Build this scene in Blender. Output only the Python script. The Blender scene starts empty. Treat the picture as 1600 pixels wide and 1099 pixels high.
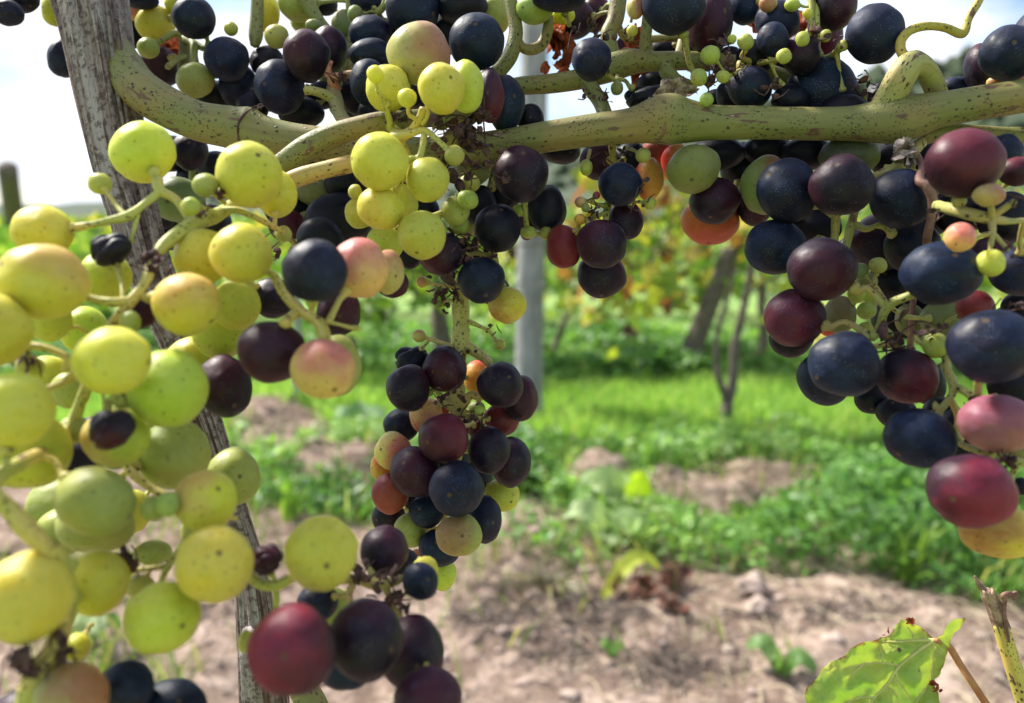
import bpy, bmesh, math, random
import numpy as np
from mathutils import Vector, Matrix, noise as mnoise
from mathutils.geometry import delaunay_2d_cdt

SC = bpy.context.scene
COL = SC.collection
RNG = random.Random(11)
NP = np.random.default_rng(5)
R_ = math.radians

# ------------------------------------------------------------------ camera
PITCH = R_(8.6)
CAMH = 0.80
FPX = 1386.0                      # focal length in pixels of the 1600 px wide photograph
CAM = np.array((0.0, 0.0, CAMH))
RIGHT = np.array((1.0, 0.0, 0.0))
UP = np.array((0.0, math.sin(PITCH), math.cos(PITCH)))
FWD = np.array((0.0, math.cos(PITCH), -math.sin(PITCH)))
cd = bpy.data.cameras.new('camera')
cam = bpy.data.objects.new('camera', cd)
COL.objects.link(cam)
cam.location = CAM
cam.rotation_euler = (math.pi / 2 - PITCH, 0, 0)
cd.sensor_width = 36.0
cd.lens = 36.0 * FPX / 1600.0
cd.clip_start = 0.01
cd.clip_end = 6000.0
cd.dof.use_dof = True
cd.dof.focus_distance = 0.255
cd.dof.aperture_fstop = 12.0
SC.camera = cam

# ------------------------------------------------------------------ sky, sun, exposure
SUN_TO = Vector((-0.55, 0.42, 0.74)).normalized()      # direction towards the sun: upper left
sun_el = math.asin(SUN_TO.z)
sun_az = math.atan2(SUN_TO.x, SUN_TO.y)
world = bpy.data.worlds.new('World')
SC.world = world
world.use_nodes = True
wn, wl = world.node_tree.nodes, world.node_tree.links
wn.clear()
w_out = wn.new('ShaderNodeOutputWorld')
w_bg = wn.new('ShaderNodeBackground')
w_sky = wn.new('ShaderNodeTexSky')
w_sky.sky_type = 'NISHITA'
w_sky.sun_disc = False
w_sky.sun_elevation = sun_el
w_sky.sun_rotation = sun_az
w_sky.dust_density = 0.25
w_sky.ozone_density = 2.5
w_co = wn.new('ShaderNodeTexCoord')
w_map = wn.new('ShaderNodeMapping')
w_map.inputs['Scale'].default_value = (1.0, 1.0, 2.2)
w_map.inputs['Location'].default_value = (4.1, 2.0, 0.12)
w_no = wn.new('ShaderNodeTexNoise')
w_no.inputs['Scale'].default_value = 3.2
w_no.inputs['Detail'].default_value = 7.0
w_no.inputs['Roughness'].default_value = 0.55
w_rp = wn.new('ShaderNodeValToRGB')
w_rp.color_ramp.elements[0].position = 0.46
w_rp.color_ramp.elements[0].color = (0.05, 0.05, 0.05, 1)
w_rp.color_ramp.elements[1].position = 0.58
w_rp.color_ramp.elements[1].color = (1, 1, 1, 1)
w_mx = wn.new('ShaderNodeMix')
w_mx.data_type = 'RGBA'
w_mx.inputs['B'].default_value = (6.6, 6.9, 7.6, 1)
wl.new(w_co.outputs['Generated'], w_map.inputs['Vector'])
wl.new(w_map.outputs['Vector'], w_no.inputs['Vector'])
wl.new(w_no.outputs['Fac'], w_rp.inputs['Fac'])
wl.new(w_rp.outputs['Color'], w_mx.inputs['Factor'])
wl.new(w_sky.outputs['Color'], w_mx.inputs['A'])
wl.new(w_mx.outputs['Result'], w_bg.inputs['Color'])
w_bg.inputs['Strength'].default_value = 0.09
wl.new(w_bg.outputs['Background'], w_out.inputs['Surface'])

ld = bpy.data.lights.new('sun', 'SUN')
ld.energy = 5.0
ld.angle = R_(7.0)
ld.color = (1.0, 0.95, 0.86)
sun = bpy.data.objects.new('sun', ld)
COL.objects.link(sun)
sun.rotation_euler = (-SUN_TO).to_track_quat('-Z', 'Y').to_euler()
sun.location = (-3, 0, 6)

SC.view_settings.view_transform = 'Standard'
SC.view_settings.look = 'None'
SC.view_settings.exposure = 0.97
SC.view_settings.gamma = 1.0
SC.view_settings.use_curve_mapping = False
SC.render.engine = 'CYCLES'
SC.cycles.use_denoising = True
SC.cycles.max_bounces = 8
SC.cycles.transmission_bounces = 4
SC.cycles.transparent_max_bounces = 6
SC.cycles.caustics_reflective = False
SC.cycles.caustics_refractive = False


# ------------------------------------------------------------------ helpers
def P(x, y, z):
    """The point at photograph pixel (x, y), z metres in front of the lens."""
    return CAM + RIGHT * ((x - 800.0) / FPX * z) + UP * ((549.5 - y) / FPX * z) + FWD * z


def ground_at(x, y, gz=0.0):
    d = RIGHT * ((x - 800.0) / FPX) + UP * ((549.5 - y) / FPX) + FWD
    t = (gz - CAMH) / d[2]
    return CAM + d * t


def to_px(w):
    v = np.asarray(w, float) - CAM
    z = v @ FWD
    return 800.0 + (v @ RIGHT) / z * FPX, 549.5 - (v @ UP) / z * FPX


def setp(o, label=None, cat=None, group=None, kind=None):
    if label: o['label'] = label
    if cat: o['category'] = cat
    if group: o['group'] = group
    if kind: o['kind'] = kind
    return o


def empty(name, loc, label, cat, group=None):
    o = bpy.data.objects.new(name, None)
    o.empty_display_size = 0.01
    COL.objects.link(o)
    o.location = [float(v) for v in loc]
    return setp(o, label, cat, group)


def mesh_from(name, V, F, mat=None, uv=None, smooth=True, fcol=None):
    me = bpy.data.meshes.new(name)
    V = np.asarray(V, np.float32)
    if isinstance(F, np.ndarray):
        _fast(me, V, F)
    else:
        me.from_pydata(V.tolist(), [], F)
    if smooth:
        me.polygons.foreach_set('use_smooth', np.ones(len(me.polygons), bool))
    if uv is not None:
        lay = me.uv_layers.new(name='UVMap')
        idx = np.empty(len(me.loops), np.int32)
        me.loops.foreach_get('vertex_index', idx)
        lay.data.foreach_set('uv', np.asarray(uv, np.float32)[idx].ravel())
    if fcol is not None:                      # a colour per vertex
        a = me.color_attributes.new('tint', 'FLOAT_COLOR', 'POINT')
        c = np.ones((len(V), 4), np.float32)
        c[:, :3] = fcol
        a.data.foreach_set('color', c.ravel())
    if mat: me.materials.append(mat)
    me.update()
    return me


def _fast(me, V, F):
    F = np.asarray(F, np.int32)
    n, k = F.shape
    me.vertices.add(len(V))
    me.vertices.foreach_set('co', V.ravel())
    me.loops.add(n * k)
    me.loops.foreach_set('vertex_index', F.ravel())
    me.polygons.add(n)
    me.polygons.foreach_set('loop_start', np.arange(0, n * k, k, dtype=np.int32))
    me.update(calc_edges=True)
    me.validate()


def link(name, me, parent=None, loc=None):
    o = bpy.data.objects.new(name, me)
    COL.objects.link(o)
    if parent: o.parent = parent
    if loc is not None: o.location = [float(v) for v in loc]
    return o


def catmull(pts, n):
    pts = np.asarray(pts, float)
    if len(pts) < 3:
        t = np.linspace(0, 1, n + 1)[:, None]
        return pts[0] * (1 - t) + pts[-1] * t
    ext = np.vstack([2 * pts[0] - pts[1], pts, 2 * pts[-1] - pts[-2]])
    out = []
    for i in range(1, len(ext) - 2):
        p0, p1, p2, p3 = ext[i - 1:i + 3]
        t = np.linspace(0, 1, n, endpoint=False)[:, None]
        out.append(0.5 * ((2 * p1) + (-p0 + p2) * t + (2 * p0 - 5 * p1 + 4 * p2 - p3) * t ** 2 + (-p0 + 3 * p1 - 3 * p2 + p3) * t ** 3))
    out.append(ext[-2][None])
    return np.vstack(out)


class Acc:
    """Collects tubes, lumps and flakes that together make ONE part."""
    def __init__(self):
        self.V, self.F, self.UV, self.n = [], [], [], 0

    def add(self, V, F, UV=None):
        V = np.asarray(V, float)
        self.V.append(V)
        self.F += [tuple(int(i) + self.n for i in f) for f in F]
        self.UV.append(np.zeros((len(V), 2)) if UV is None else np.asarray(UV, float))
        self.n += len(V)

    def tube_w(self, pts, rad, sides=10, n=6, rfun=None, cap=True, flat=None):
        """World-space spline tube; rad per point (metres)."""
        q = catmull(np.column_stack([np.asarray(pts, float), rad]), n)
        c, r = q[:, :3], np.abs(q[:, 3])
        T = np.gradient(c, axis=0)
        T /= np.linalg.norm(T, axis=1)[:, None] + 1e-12
        up = np.array((0.13, 0.7, 0.7)) if abs(T[0] @ np.array((0.13, 0.7, 0.7))) < 0.93 else np.array((1.0, 0, 0))
        N = np.zeros_like(c)
        v = up - T[0] * (up @ T[0])
        N[0] = v / np.linalg.norm(v)
        for i in range(1, len(c)):
            v = N[i - 1] - T[i] * (N[i - 1] @ T[i])
            N[i] = v / (np.linalg.norm(v) + 1e-12)
        B = np.cross(T, N)
        L = np.concatenate([[0], np.cumsum(np.linalg.norm(np.diff(c, axis=0), axis=1))])
        a = np.linspace(0, 2 * math.pi, sides + 1)
        V, UV = [], []
        for i in range(len(c)):
            rr = np.full(sides + 1, r[i])
            if rfun is not None:
                rr = rr * rfun(a, L[i])
                rr[-1] = rr[0]
            V.append(c[i] + np.outer(np.cos(a) * rr, N[i]) + np.outer(np.sin(a) * rr, B[i]))
            UV.append(np.column_stack([a / (2 * math.pi) * 2 * math.pi * r.mean(), np.full(sides + 1, L[i])]))
        V, UV = np.vstack(V), np.vstack(UV)
        F, s = [], sides + 1
        for i in range(len(c) - 1):
            for j in range(sides):
                F.append((i * s + j, i * s + j + 1, (i + 1) * s + j + 1, (i + 1) * s + j))
        if cap:
            k = len(V)
            V = np.vstack([V, c[0] - T[0] * r[0] * 0.5, c[-1] + T[-1] * r[-1] * 0.5])
            UV = np.vstack([UV, [0, 0], [0, L[-1]]])
            e = (len(c) - 1) * s
            for j in range(sides):
                F.append((k, j + 1, j))
                F.append((k + 1, e + j, e + j + 1))
        self.add(V, F, UV)

    def tube(self, pts, sides=10, n=6, rfun=None, cap=True):
        """pts = (px, py, depth, radius in px)."""
        self.tube_w([P(p[0], p[1], p[2]) for p in pts], [p[3] * p[2] / FPX for p in pts], sides, n, rfun, cap)

    def lump(self, c, r, seed=0, amp=0.35, sub=1, sc=(1, 1, 1)):
        V, F = ICO[sub]
        W = []
        for v in V:
            k = 1 + amp * mnoise.noise(Vector(v) * 1.7 + Vector((seed * 3.1, seed * 1.7, 0.3)))
            W.append(v * k)
        W = np.array(W) * np.array(sc) * r + np.asarray(c)
        self.add(W, F)

    def flake(self, c, s, rng, bend=0.5):
        """A crumpled little scrap of dry tissue."""
        a = np.array([rng.gauss(0, 1) for _ in range(3)]); a /= np.linalg.norm(a)
        b = np.cross(a, [rng.gauss(0, 1) for _ in range(3)]); b /= np.linalg.norm(b)
        n = np.cross(a, b)
        g = []
        for i in range(4):
            for j in range(3):
                u, w = i / 3 - 0.5, j / 2 - 0.5
                g.append(np.asarray(c) + s * (a * u * 1.6 + b * w * (1.1 - abs(u)) + n * (bend * (u * u + w * w) + rng.uniform(-.18, .18))))
        F = []
        for i in range(3):
            for j in range(2):
                k = i * 3 + j
                F += [(k, k + 1, k + 4), (k, k + 4, k + 3)]
        self.add(g, F)

    def build(self, name, mat, parent=None, origin=None, smooth=True):
        V = np.vstack(self.V)
        if parent is not None:
            origin = np.array(world_loc(parent))
        elif origin is None:
            origin = np.zeros(3)
        me = mesh_from(name, V - origin, self.F, mat, np.vstack(self.UV), smooth)
        o = link(name, me, parent)
        if parent is None: o.location = [float(v) for v in origin]
        return o


def world_loc(o):
    p = np.array(o.location)
    while o.parent is not None:
        o = o.parent
        p = p + np.array(o.location)
    return p


def ico(sub):
    bm = bmesh.new()
    bmesh.ops.create_icosphere(bm, subdivisions=sub, radius=1.0)
    bm.verts.ensure_lookup_table()
    V = np.array([v.co[:] for v in bm.verts])
    F = [tuple(v.index for v in f.verts) for f in bm.faces]
    bm.free()
    return V, F


ICO = {1: ico(1), 2: ico(2), 3: ico(3), 5: ico(5)}


def vnoise(x, y, s=1.0, seed=0):
    """Smooth value noise on arrays, 0..1."""
    x, y = np.asarray(x) * s + seed * 17.3, np.asarray(y) * s + seed * 9.1
    xi, yi = np.floor(x).astype(int), np.floor(y).astype(int)
    fx, fy = x - xi, y - yi
    fx, fy = fx * fx * (3 - 2 * fx), fy * fy * (3 - 2 * fy)

    def h(a, b):
        n = (a * 374761393 + b * 668265263 + seed * 1442695) & 0x7fffffff
        n = ((n ^ (n >> 13)) * 1274126177) & 0x7fffffff
        return ((n ^ (n >> 16)) & 0xffff) / 65535.0
    return (h(xi, yi) * (1 - fx) + h(xi + 1, yi) * fx) * (1 - fy) + (h(xi, yi + 1) * (1 - fx) + h(xi + 1, yi + 1) * fx) * fy


def fbm(x, y, s, seed=0, o=4):
    t, a, k = 0, 0.5, 0
    for i in range(o):
        t = t + a * vnoise(x, y, s * 2 ** i, seed + i)
        k += a
        a *= 0.5
    return t / k


# ------------------------------------------------------------------ materials
class NT:
    def __init__(self, name):
        self.m = bpy.data.materials.new(name)
        self.m.use_nodes = True
        self.t = self.m.node_tree
        self.t.nodes.clear()
        self.out = self.n('ShaderNodeOutputMaterial')

    def n(self, typ, **kw):
        nd = self.t.nodes.new(typ)
        for k, v in kw.items():
            if hasattr(nd, k) and not k.startswith('i_'): setattr(nd, k, v)
        return nd

    def l(self, a, b):
        self.t.links.new(a, b)

    def put(self, sock, v):
        if isinstance(v, bpy.types.NodeSocket): self.l(v, sock)
        else: sock.default_value = v

    def math(self, op, a, b=0.0, c=0.0, clamp=False):
        nd = self.n('ShaderNodeMath', operation=op, use_clamp=clamp)
        self.put(nd.inputs[0], a); self.put(nd.inputs[1], b); self.put(nd.inputs[2], c)
        return nd.outputs[0]

    def vmath(self, op, a, b=None, s=None):
        nd = self.n('ShaderNodeVectorMath', operation=op)
        self.put(nd.inputs[0], a)
        if b is not None: self.put(nd.inputs[1], b)
        if s is not None: self.put(nd.inputs['Scale'], s)
        return nd.outputs['Value'] if op in ('DOT_PRODUCT', 'LENGTH', 'DISTANCE') else nd.outputs['Vector']

    def noise(self, vec, scale, detail=4.0, rough=0.5, dist=0.0):
        nd = self.n('ShaderNodeTexNoise')
        self.put(nd.inputs['Vector'], vec)
        nd.inputs['Scale'].default_value = scale
        nd.inputs['Detail'].default_value = detail
        nd.inputs['Roughness'].default_value = rough
        nd.inputs['Distortion'].default_value = dist
        return nd.outputs['Fac']

    def voro(self, vec, scale, out='Distance', feature='F1'):
        nd = self.n('ShaderNodeTexVoronoi', feature=feature)
        self.put(nd.inputs['Vector'], vec)
        nd.inputs['Scale'].default_value = scale
        return nd.outputs[out]

    def step(self, v, a, b):
        nd = self.n('ShaderNodeMapRange', interpolation_type='SMOOTHSTEP')
        self.put(nd.inputs[0], v)
        nd.inputs[1].default_value, nd.inputs[2].default_value = a, b
        return nd.outputs[0]

    def mix(self, f, a, b, blend='MIX'):
        nd = self.n('ShaderNodeMix', data_type='RGBA', blend_type=blend)
        self.put(nd.inputs['Factor'], f)
        for s, v in (('A', a), ('B', b)):
            self.put(nd.inputs[s], v if isinstance(v, bpy.types.NodeSocket) else (*v, 1.0))
        return nd.outputs['Result']

    def attr(self, name, typ='OBJECT', out='Color'):
        nd = self.n('ShaderNodeAttribute', attribute_type=typ, attribute_name=name)
        return nd.outputs[out]

    def bump(self, h, strength, dist):
        nd = self.n('ShaderNodeBump')
        self.put(nd.inputs['Height'], h)
        nd.inputs['Strength'].default_value = strength
        nd.inputs['Distance'].default_value = dist
        return nd.outputs['Normal']

    def bsdf(self, **kw):
        nd = self.n('ShaderNodeBsdfPrincipled')
        for k, v in kw.items():
            s = nd.inputs[k.replace('_', ' ')]
            self.put(s, v if isinstance(v, bpy.types.NodeSocket) or not isinstance(v, tuple) or len(v) != 3 or s.type != 'RGBA' else (*v, 1.0))
        return nd

    def done(self, shader):
        self.l(shader, self.out.inputs['Surface'])
        return self.m


def mat_grape():
    t = NT('grape_skin')
    co = t.n('ShaderNodeTexCoord').outputs['Object']
    info = t.n('ShaderNodeObjectInfo')
    rnd = t.vmath('SCALE', (13.7, 7.3, 21.1), s=info.outputs['Random'])
    v = t.vmath('ADD', co, rnd)
    unit = t.vmath('NORMALIZE', co)
    a, b = info.outputs['Color'], t.attr('flush')
    d = t.vmath('DOT_PRODUCT', unit, t.attr('flush_side', out='Vector'))
    m = t.math('ADD', t.math('MULTIPLY', d, 0.55), t.math('MULTIPLY', t.noise(v, 1.3, 3), 0.9))
    m = t.math('MULTIPLY', t.step(m, 0.25, 0.95), t.attr('flush_level', out='Fac'))
    col = t.mix(m, a, b)
    # faint meridian veins and mottling under the skin
    mott = t.noise(t.vmath('MULTIPLY', v, (3.0, 3.0, 0.9)), 1.8, 5, 0.6)
    col = t.mix(t.math('MULTIPLY', t.step(mott, 0.36, 0.68), 0.42), col, t.mix(1.0, col, (0.70, 0.80, 0.62), 'MULTIPLY'))
    # waxy bloom: pale dusty film, rubbed off in places
    bl = t.math('ADD', t.math('MULTIPLY', t.noise(v, 1.1, 4, 0.6), 0.7), t.math('MULTIPLY', t.noise(v, 6.0, 5, 0.65), 0.3))
    rub = t.step(t.noise(t.vmath('MULTIPLY', v, (0.8, 1.7, 1.0)), 1.4, 2, 0.4), 0.62, 0.56)
    blm = t.math('MULTIPLY', t.math('MULTIPLY', t.step(bl, 0.22, 0.72), t.math('ADD', t.math('MULTIPLY', rub, 0.6), 0.4)), t.attr('bloom', out='Fac'))
    col = t.mix(blm, col, t.attr('film'))
    # pale dust grains
    du = t.voro(v, 24.0)
    dust = t.math('MULTIPLY', t.step(du, 0.17, 0.07), t.step(t.noise(v, 2.2, 2), 0.48, 0.60))
    col = t.mix(t.math('MULTIPLY', dust, t.attr('dust', out='Fac')), col, (0.55, 0.55, 0.58))
    # brown lenticels
    lv = t.voro(v, 3.3)
    sp = t.math('MULTIPLY', t.step(lv, 0.15, 0.07), t.attr('speck', out='Fac'))
    lv2 = t.math('MULTIPLY', t.step(t.voro(v, 9.0), 0.18, 0.09), t.math('MULTIPLY', t.attr('speck', out='Fac'), t.step(t.noise(v, 1.6, 2), 0.52, 0.6)))
    sp = t.math('MAXIMUM', sp, lv2)
    halo = t.math('MULTIPLY', t.step(lv, 0.26, 0.10), t.math('MULTIPLY', t.attr('speck', out='Fac'), 0.25))
    col = t.mix(t.math('MAXIMUM', t.math('MULTIPLY', sp, 0.8), halo), col, (0.07, 0.04, 0.015))
    # blossom-end scar
    ds = t.vmath('DISTANCE', unit, t.attr('scar', out='Vector'))
    col = t.mix(t.math('MULTIPLY', t.step(ds, 0.11, 0.05), 0.85), col, (0.09, 0.055, 0.03))
    rough = t.math('ADD', t.math('ADD', 0.36, t.math('MULTIPLY', blm, 0.26)), t.math('MULTIPLY', mott, 0.14))
    hgt = t.math('ADD', t.math('MULTIPLY', t.noise(v, 5.0, 6, 0.6), 0.6), t.math('MULTIPLY', t.step(ds, 0.14, 0.03), -0.6))
    hgt = t.math('SUBTRACT', hgt, t.math('MULTIPLY', sp, 0.3))
    bs = t.bsdf(Base_Color=col, Roughness=rough, Normal=t.bump(hgt, 0.22, 0.0008))
    bs.inputs['Specular IOR Level'].default_value = 0.22
    bs.subsurface_method = 'RANDOM_WALK'
    t.put(bs.inputs['Subsurface Weight'], t.attr('juicy', out='Fac'))
    bs.inputs['Subsurface Radius'].default_value = (1.0, 0.85, 0.22)
    bs.inputs['Subsurface Scale'].default_value = 0.007
    return t.done(bs.outputs[0])


def mat_cane():
    t = NT('cane_skin')
    uv = t.n('ShaderNodeTexCoord').outputs['UV']
    ob = t.n('ShaderNodeTexCoord').outputs['Object']
    info = t.n('ShaderNodeObjectInfo')
    st = t.noise(t.vmath('MULTIPLY', uv, (700.0, 35.0, 1.0)), 1.0, 4, 0.6)
    big = t.noise(ob, 55.0, 4, 0.55)
    g = info.outputs['Color']
    col = t.mix(t.step(big, 0.40, 0.66), g, t.mix(1.0, g, (1.32, 0.98, 1.15), 'MULTIPLY'))
    col = t.mix(t.math('MULTIPLY', t.step(st, 0.4, 0.72), 0.5), col, t.mix(1.0, col, (0.66, 0.62, 0.55), 'MULTIPLY'))
    # raised black-brown warts, gathered in drifts
    pv = t.vmath('ADD', t.vmath('MULTIPLY', uv, (1.0, 0.75, 1.0)), t.vmath('SCALE', ob, s=0.08))
    w = t.voro(pv, 620.0)
    dr = t.noise(ob, 85.0, 3, 0.6)
    sp = t.math('MULTIPLY', t.step(w, 0.29, 0.17), t.step(dr, 0.40, 0.54))
    w2 = t.math('MULTIPLY', t.step(t.voro(pv, 1350.0), 0.33, 0.18), t.step(t.noise(ob, 130.0, 3), 0.42, 0.58))
    sp = t.math('MAXIMUM', sp, w2)
    col = t.mix(t.math('MULTIPLY', sp, 0.9), col, (0.035, 0.022, 0.014))
    # corky pale scars with a brown rim
    sc = t.noise(t.vmath('MULTIPLY', uv, (260.0, 90.0, 1.0)), 1.0, 3, 0.5)
    col = t.mix(t.step(sc, 0.62, 0.66), col, (0.13, 0.07, 0.045))
    col = t.mix(t.step(sc, 0.70, 0.72), col, (0.42, 0.34, 0.27))
    h = t.math('ADD', t.math('MULTIPLY', st, 0.35), t.math('MULTIPLY', sp, 0.7))
    h = t.math('ADD', h, t.math('MULTIPLY', big, 0.5))
    bs = t.bsdf(Base_Color=col, Roughness=0.55, Normal=t.bump(h, 0.5, 0.0005))
    bs.inputs['Specular IOR Level'].default_value = 0.35
    return t.done(bs.outputs[0])


def mat_bark():
    t = NT('vine_bark')
    uv = t.n('ShaderNodeTexCoord').outputs['UV']
    ob = t.n('ShaderNodeTexCoord').outputs['Object']
    band = t.noise(t.vmath('MULTIPLY', uv, (300.0, 9.0, 1.0)), 1.0, 4, 0.55)
    fib = t.noise(t.vmath('MULTIPLY', uv, (1600.0, 70.0, 1.0)), 1.0, 5, 0.65)
    mot = t.noise(ob, 420.0, 5, 0.7)
    col = t.mix(t.step(band, 0.38, 0.62), (0.16, 0.10, 0.085), (0.37, 0.32, 0.31))
    col = t.mix(t.step(mot, 0.46, 0.60), col, t.mix(1.0, col, (0.36, 0.30, 0.28), 'MULTIPLY'))
    col = t.mix(t.math('MULTIPLY', t.step(fib, 0.5, 0.72), 0.6), col, (0.46, 0.41, 0.39))
    col = t.mix(t.step(t.noise(t.vmath('MULTIPLY', uv, (420.0, 14.0, 1.0)), 1.0, 2), 0.40, 0.33), col, (0.06, 0.03, 0.024))
    h = t.math('ADD', t.math('MULTIPLY', fib, 0.6), t.math('ADD', band, t.math('MULTIPLY', mot, 0.5)))
    bs = t.bsdf(Base_Color=col, Roughness=0.85, Normal=t.bump(h, 0.8, 0.0011))
    return t.done(bs.outputs[0])


def mat_rough(name, c1, c2, scale, rough=0.8, bump=0.5, bd=0.0005, trans=0.0):
    """Mottled dry or soft tissue."""
    t = NT(name)
    ob = t.n('ShaderNodeTexCoord').outputs['Object']
    n = t.noise(ob, scale, 5, 0.65)
    col = t.mix(t.step(n, 0.3, 0.7), c1, c2)
    bs = t.bsdf(Base_Color=col, Roughness=rough, Normal=t.bump(n, bump, bd))
    sh = bs.outputs[0]
    if trans > 0:
        tr = t.n('ShaderNodeBsdfTranslucent')
        t.l(col, tr.inputs['Color'])
        mx = t.n('ShaderNodeMixShader')
        mx.inputs[0].default_value = trans
        t.l(sh, mx.inputs[1]); t.l(tr.outputs[0], mx.inputs[2])
        sh = mx.outputs[0]
    return t.done(sh)


def mat_leafy(name, src, trans=0.45, rough=0.5):
    """Leaf tissue whose colour comes from the object or from the vertex attribute 'tint'."""
    t = NT(name)
    ob = t.n('ShaderNodeTexCoord').outputs['Object']
    c = t.n('ShaderNodeObjectInfo').outputs['Color'] if src == 'object' else t.attr('tint', 'GEOMETRY')
    n = t.noise(ob, 40.0, 3, 0.6)
    col = t.mix(t.step(n, 0.35, 0.7), t.mix(1.0, c, (0.8, 0.85, 0.75), 'MULTIPLY'), t.mix(1.0, c, (1.12, 1.08, 1.0), 'MULTIPLY'))
    bs = t.bsdf(Base_Color=col, Roughness=rough)
    tr = t.n('ShaderNodeBsdfTranslucent')
    t.l(t.mix(1.0, col, (1.15, 1.2, 0.6), 'MULTIPLY'), tr.inputs['Color'])
    mx = t.n('ShaderNodeMixShader')
    mx.inputs[0].default_value = trans
    t.l(bs.outputs[0], mx.inputs[1]); t.l(tr.outputs[0], mx.inputs[2])
    return t.done(mx.outputs[0])


def mat_soil():
    t = NT('soil')
    ob = t.n('ShaderNodeTexCoord').outputs['Object']
    a = t.noise(ob, 2.2, 5, 0.6)
    b = t.noise(ob, 26.0, 6, 0.7)
    c = t.noise(ob, 120.0, 4, 0.7)
    col = t.mix(t.step(a, 0.35, 0.68), (0.36, 0.26, 0.20), (0.56, 0.43, 0.35))
    col = t.mix(t.step(b, 0.46, 0.62), t.mix(1.0, col, (0.48, 0.45, 0.43), 'MULTIPLY'), col)
    col = t.mix(t.math('MULTIPLY', t.step(c, 0.52, 0.7), 0.5), col, (0.56, 0.48, 0.41))
    grn = t.attr('tint', 'GEOMETRY')
    gm = t.n('ShaderNodeSeparateColor')
    t.l(grn, gm.inputs[0])
    col = t.mix(gm.outputs[0], col, t.mix(t.step(b, 0.4, 0.6), (0.07, 0.13, 0.028), (0.16, 0.27, 0.05)))
    bs = t.bsdf(Base_Color=col, Roughness=0.95, Normal=t.bump(t.math('ADD', b, t.math('MULTIPLY', c, 0.5)), 0.8, 0.02))
    bs.inputs['Specular IOR Level'].default_value = 0.15
    return t.done(bs.outputs[0])


def mat_field():
    t = NT('field_green')
    ob = t.n('ShaderNodeTexCoord').outputs['Object']
    a = t.noise(ob, 0.25, 6, 0.6)
    b = t.noise(ob, 3.0, 4, 0.6)
    col = t.mix(t.step(a, 0.35, 0.65), (0.16, 0.29, 0.06), (0.30, 0.40, 0.09))
    col = t.mix(t.math('MULTIPLY', t.step(b, 0.4, 0.7), 0.5), col, (0.10, 0.19, 0.05))
    return t.done(t.bsdf(Base_Color=col, Roughness=0.95).outputs[0])


def mat_post():
    t = NT('grey_post')
    ob = t.n('ShaderNodeTexCoord').outputs['Object']
    a = t.noise(t.vmath('MULTIPLY', ob, (40.0, 40.0, 2.5)), 1.0, 5, 0.6)
    b = t.noise(ob, 9.0, 4, 0.6)
    col = t.mix(t.step(a, 0.3, 0.7), (0.19, 0.187, 0.185), (0.36, 0.355, 0.352))
    col = t.mix(t.math('MULTIPLY', t.step(b, 0.45, 0.7), 0.4), col, (0.12, 0.12, 0.11))
    return t.done(t.bsdf(Base_Color=col, Roughness=0.85, Normal=t.bump(a, 0.5, 0.004)).outputs[0])


M_GRAPE = mat_grape()
M_CANE = mat_cane()
M_BARK = mat_bark()
M_REM = mat_rough('withered_tissue', (0.018, 0.010, 0.012), (0.13, 0.06, 0.055), 500, 0.85, 0.6)
M_PALE = mat_rough('dry_bud_scale', (0.10, 0.07, 0.055), (0.48, 0.38, 0.33), 400, 0.85, 0.7)
M_RUST = mat_rough('dry_leaf_scrap', (0.09, 0.018, 0.008), (0.42, 0.10, 0.03), 300, 0.7, 0.8, 0.0008, 0.4)
M_TEND = mat_rough('brown_tendril', (0.10, 0.035, 0.028), (0.27, 0.14, 0.10), 220, 0.65, 0.5)
M_FUZZ = mat_rough('bark_fibre', (0.30, 0.25, 0.22), (0.55, 0.48, 0.44), 300, 0.9, 0.2)
M_SOIL, M_FIELD, M_POST = mat_soil(), mat_field(), mat_post()
M_LEAFO = mat_leafy('leaf_blade', 'object', 0.45)
M_LEAFV = mat_leafy('leaf_mass', 'vertex', 0.45)
M_GRASS = mat_leafy('grass_blade', 'vertex', 0.5, 0.55)
M_OLDWOOD = mat_rough('old_vine_wood', (0.07, 0.055, 0.045), (0.24, 0.19, 0.155), 60, 0.9, 0.8, 0.01)
M_CLOD = mat_rough('soil_clod', (0.26, 0.185, 0.15), (0.46, 0.36, 0.30), 30, 0.95, 0.8, 0.01)
M_STRAW = mat_rough('straw', (0.38, 0.30, 0.18), (0.62, 0.53, 0.36), 20, 0.8, 0.2)
M_STONE = mat_rough('stone', (0.34, 0.255, 0.205), (0.47, 0.36, 0.30), 18, 0.85, 0.6, 0.01)
M_DEAD = mat_rough('dead_brown_leaf', (0.07, 0.03, 0.02), (0.24, 0.10, 0.06), 50, 0.8, 0.6, 0.005, 0.2)


# ================================================================== THE SETTING
def blob(px, py, cx, cy, rx, ry):
    d = np.sqrt(((px - cx) / rx) ** 2 + ((py - cy) / ry) ** 2)
    return np.clip((1.25 - d) / 0.5, 0, 1)


BARE = [(1150, 788, 150, 36), (440, 705, 85, 44), (545, 768, 95, 34), (930, 785, 50, 18)]


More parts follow.
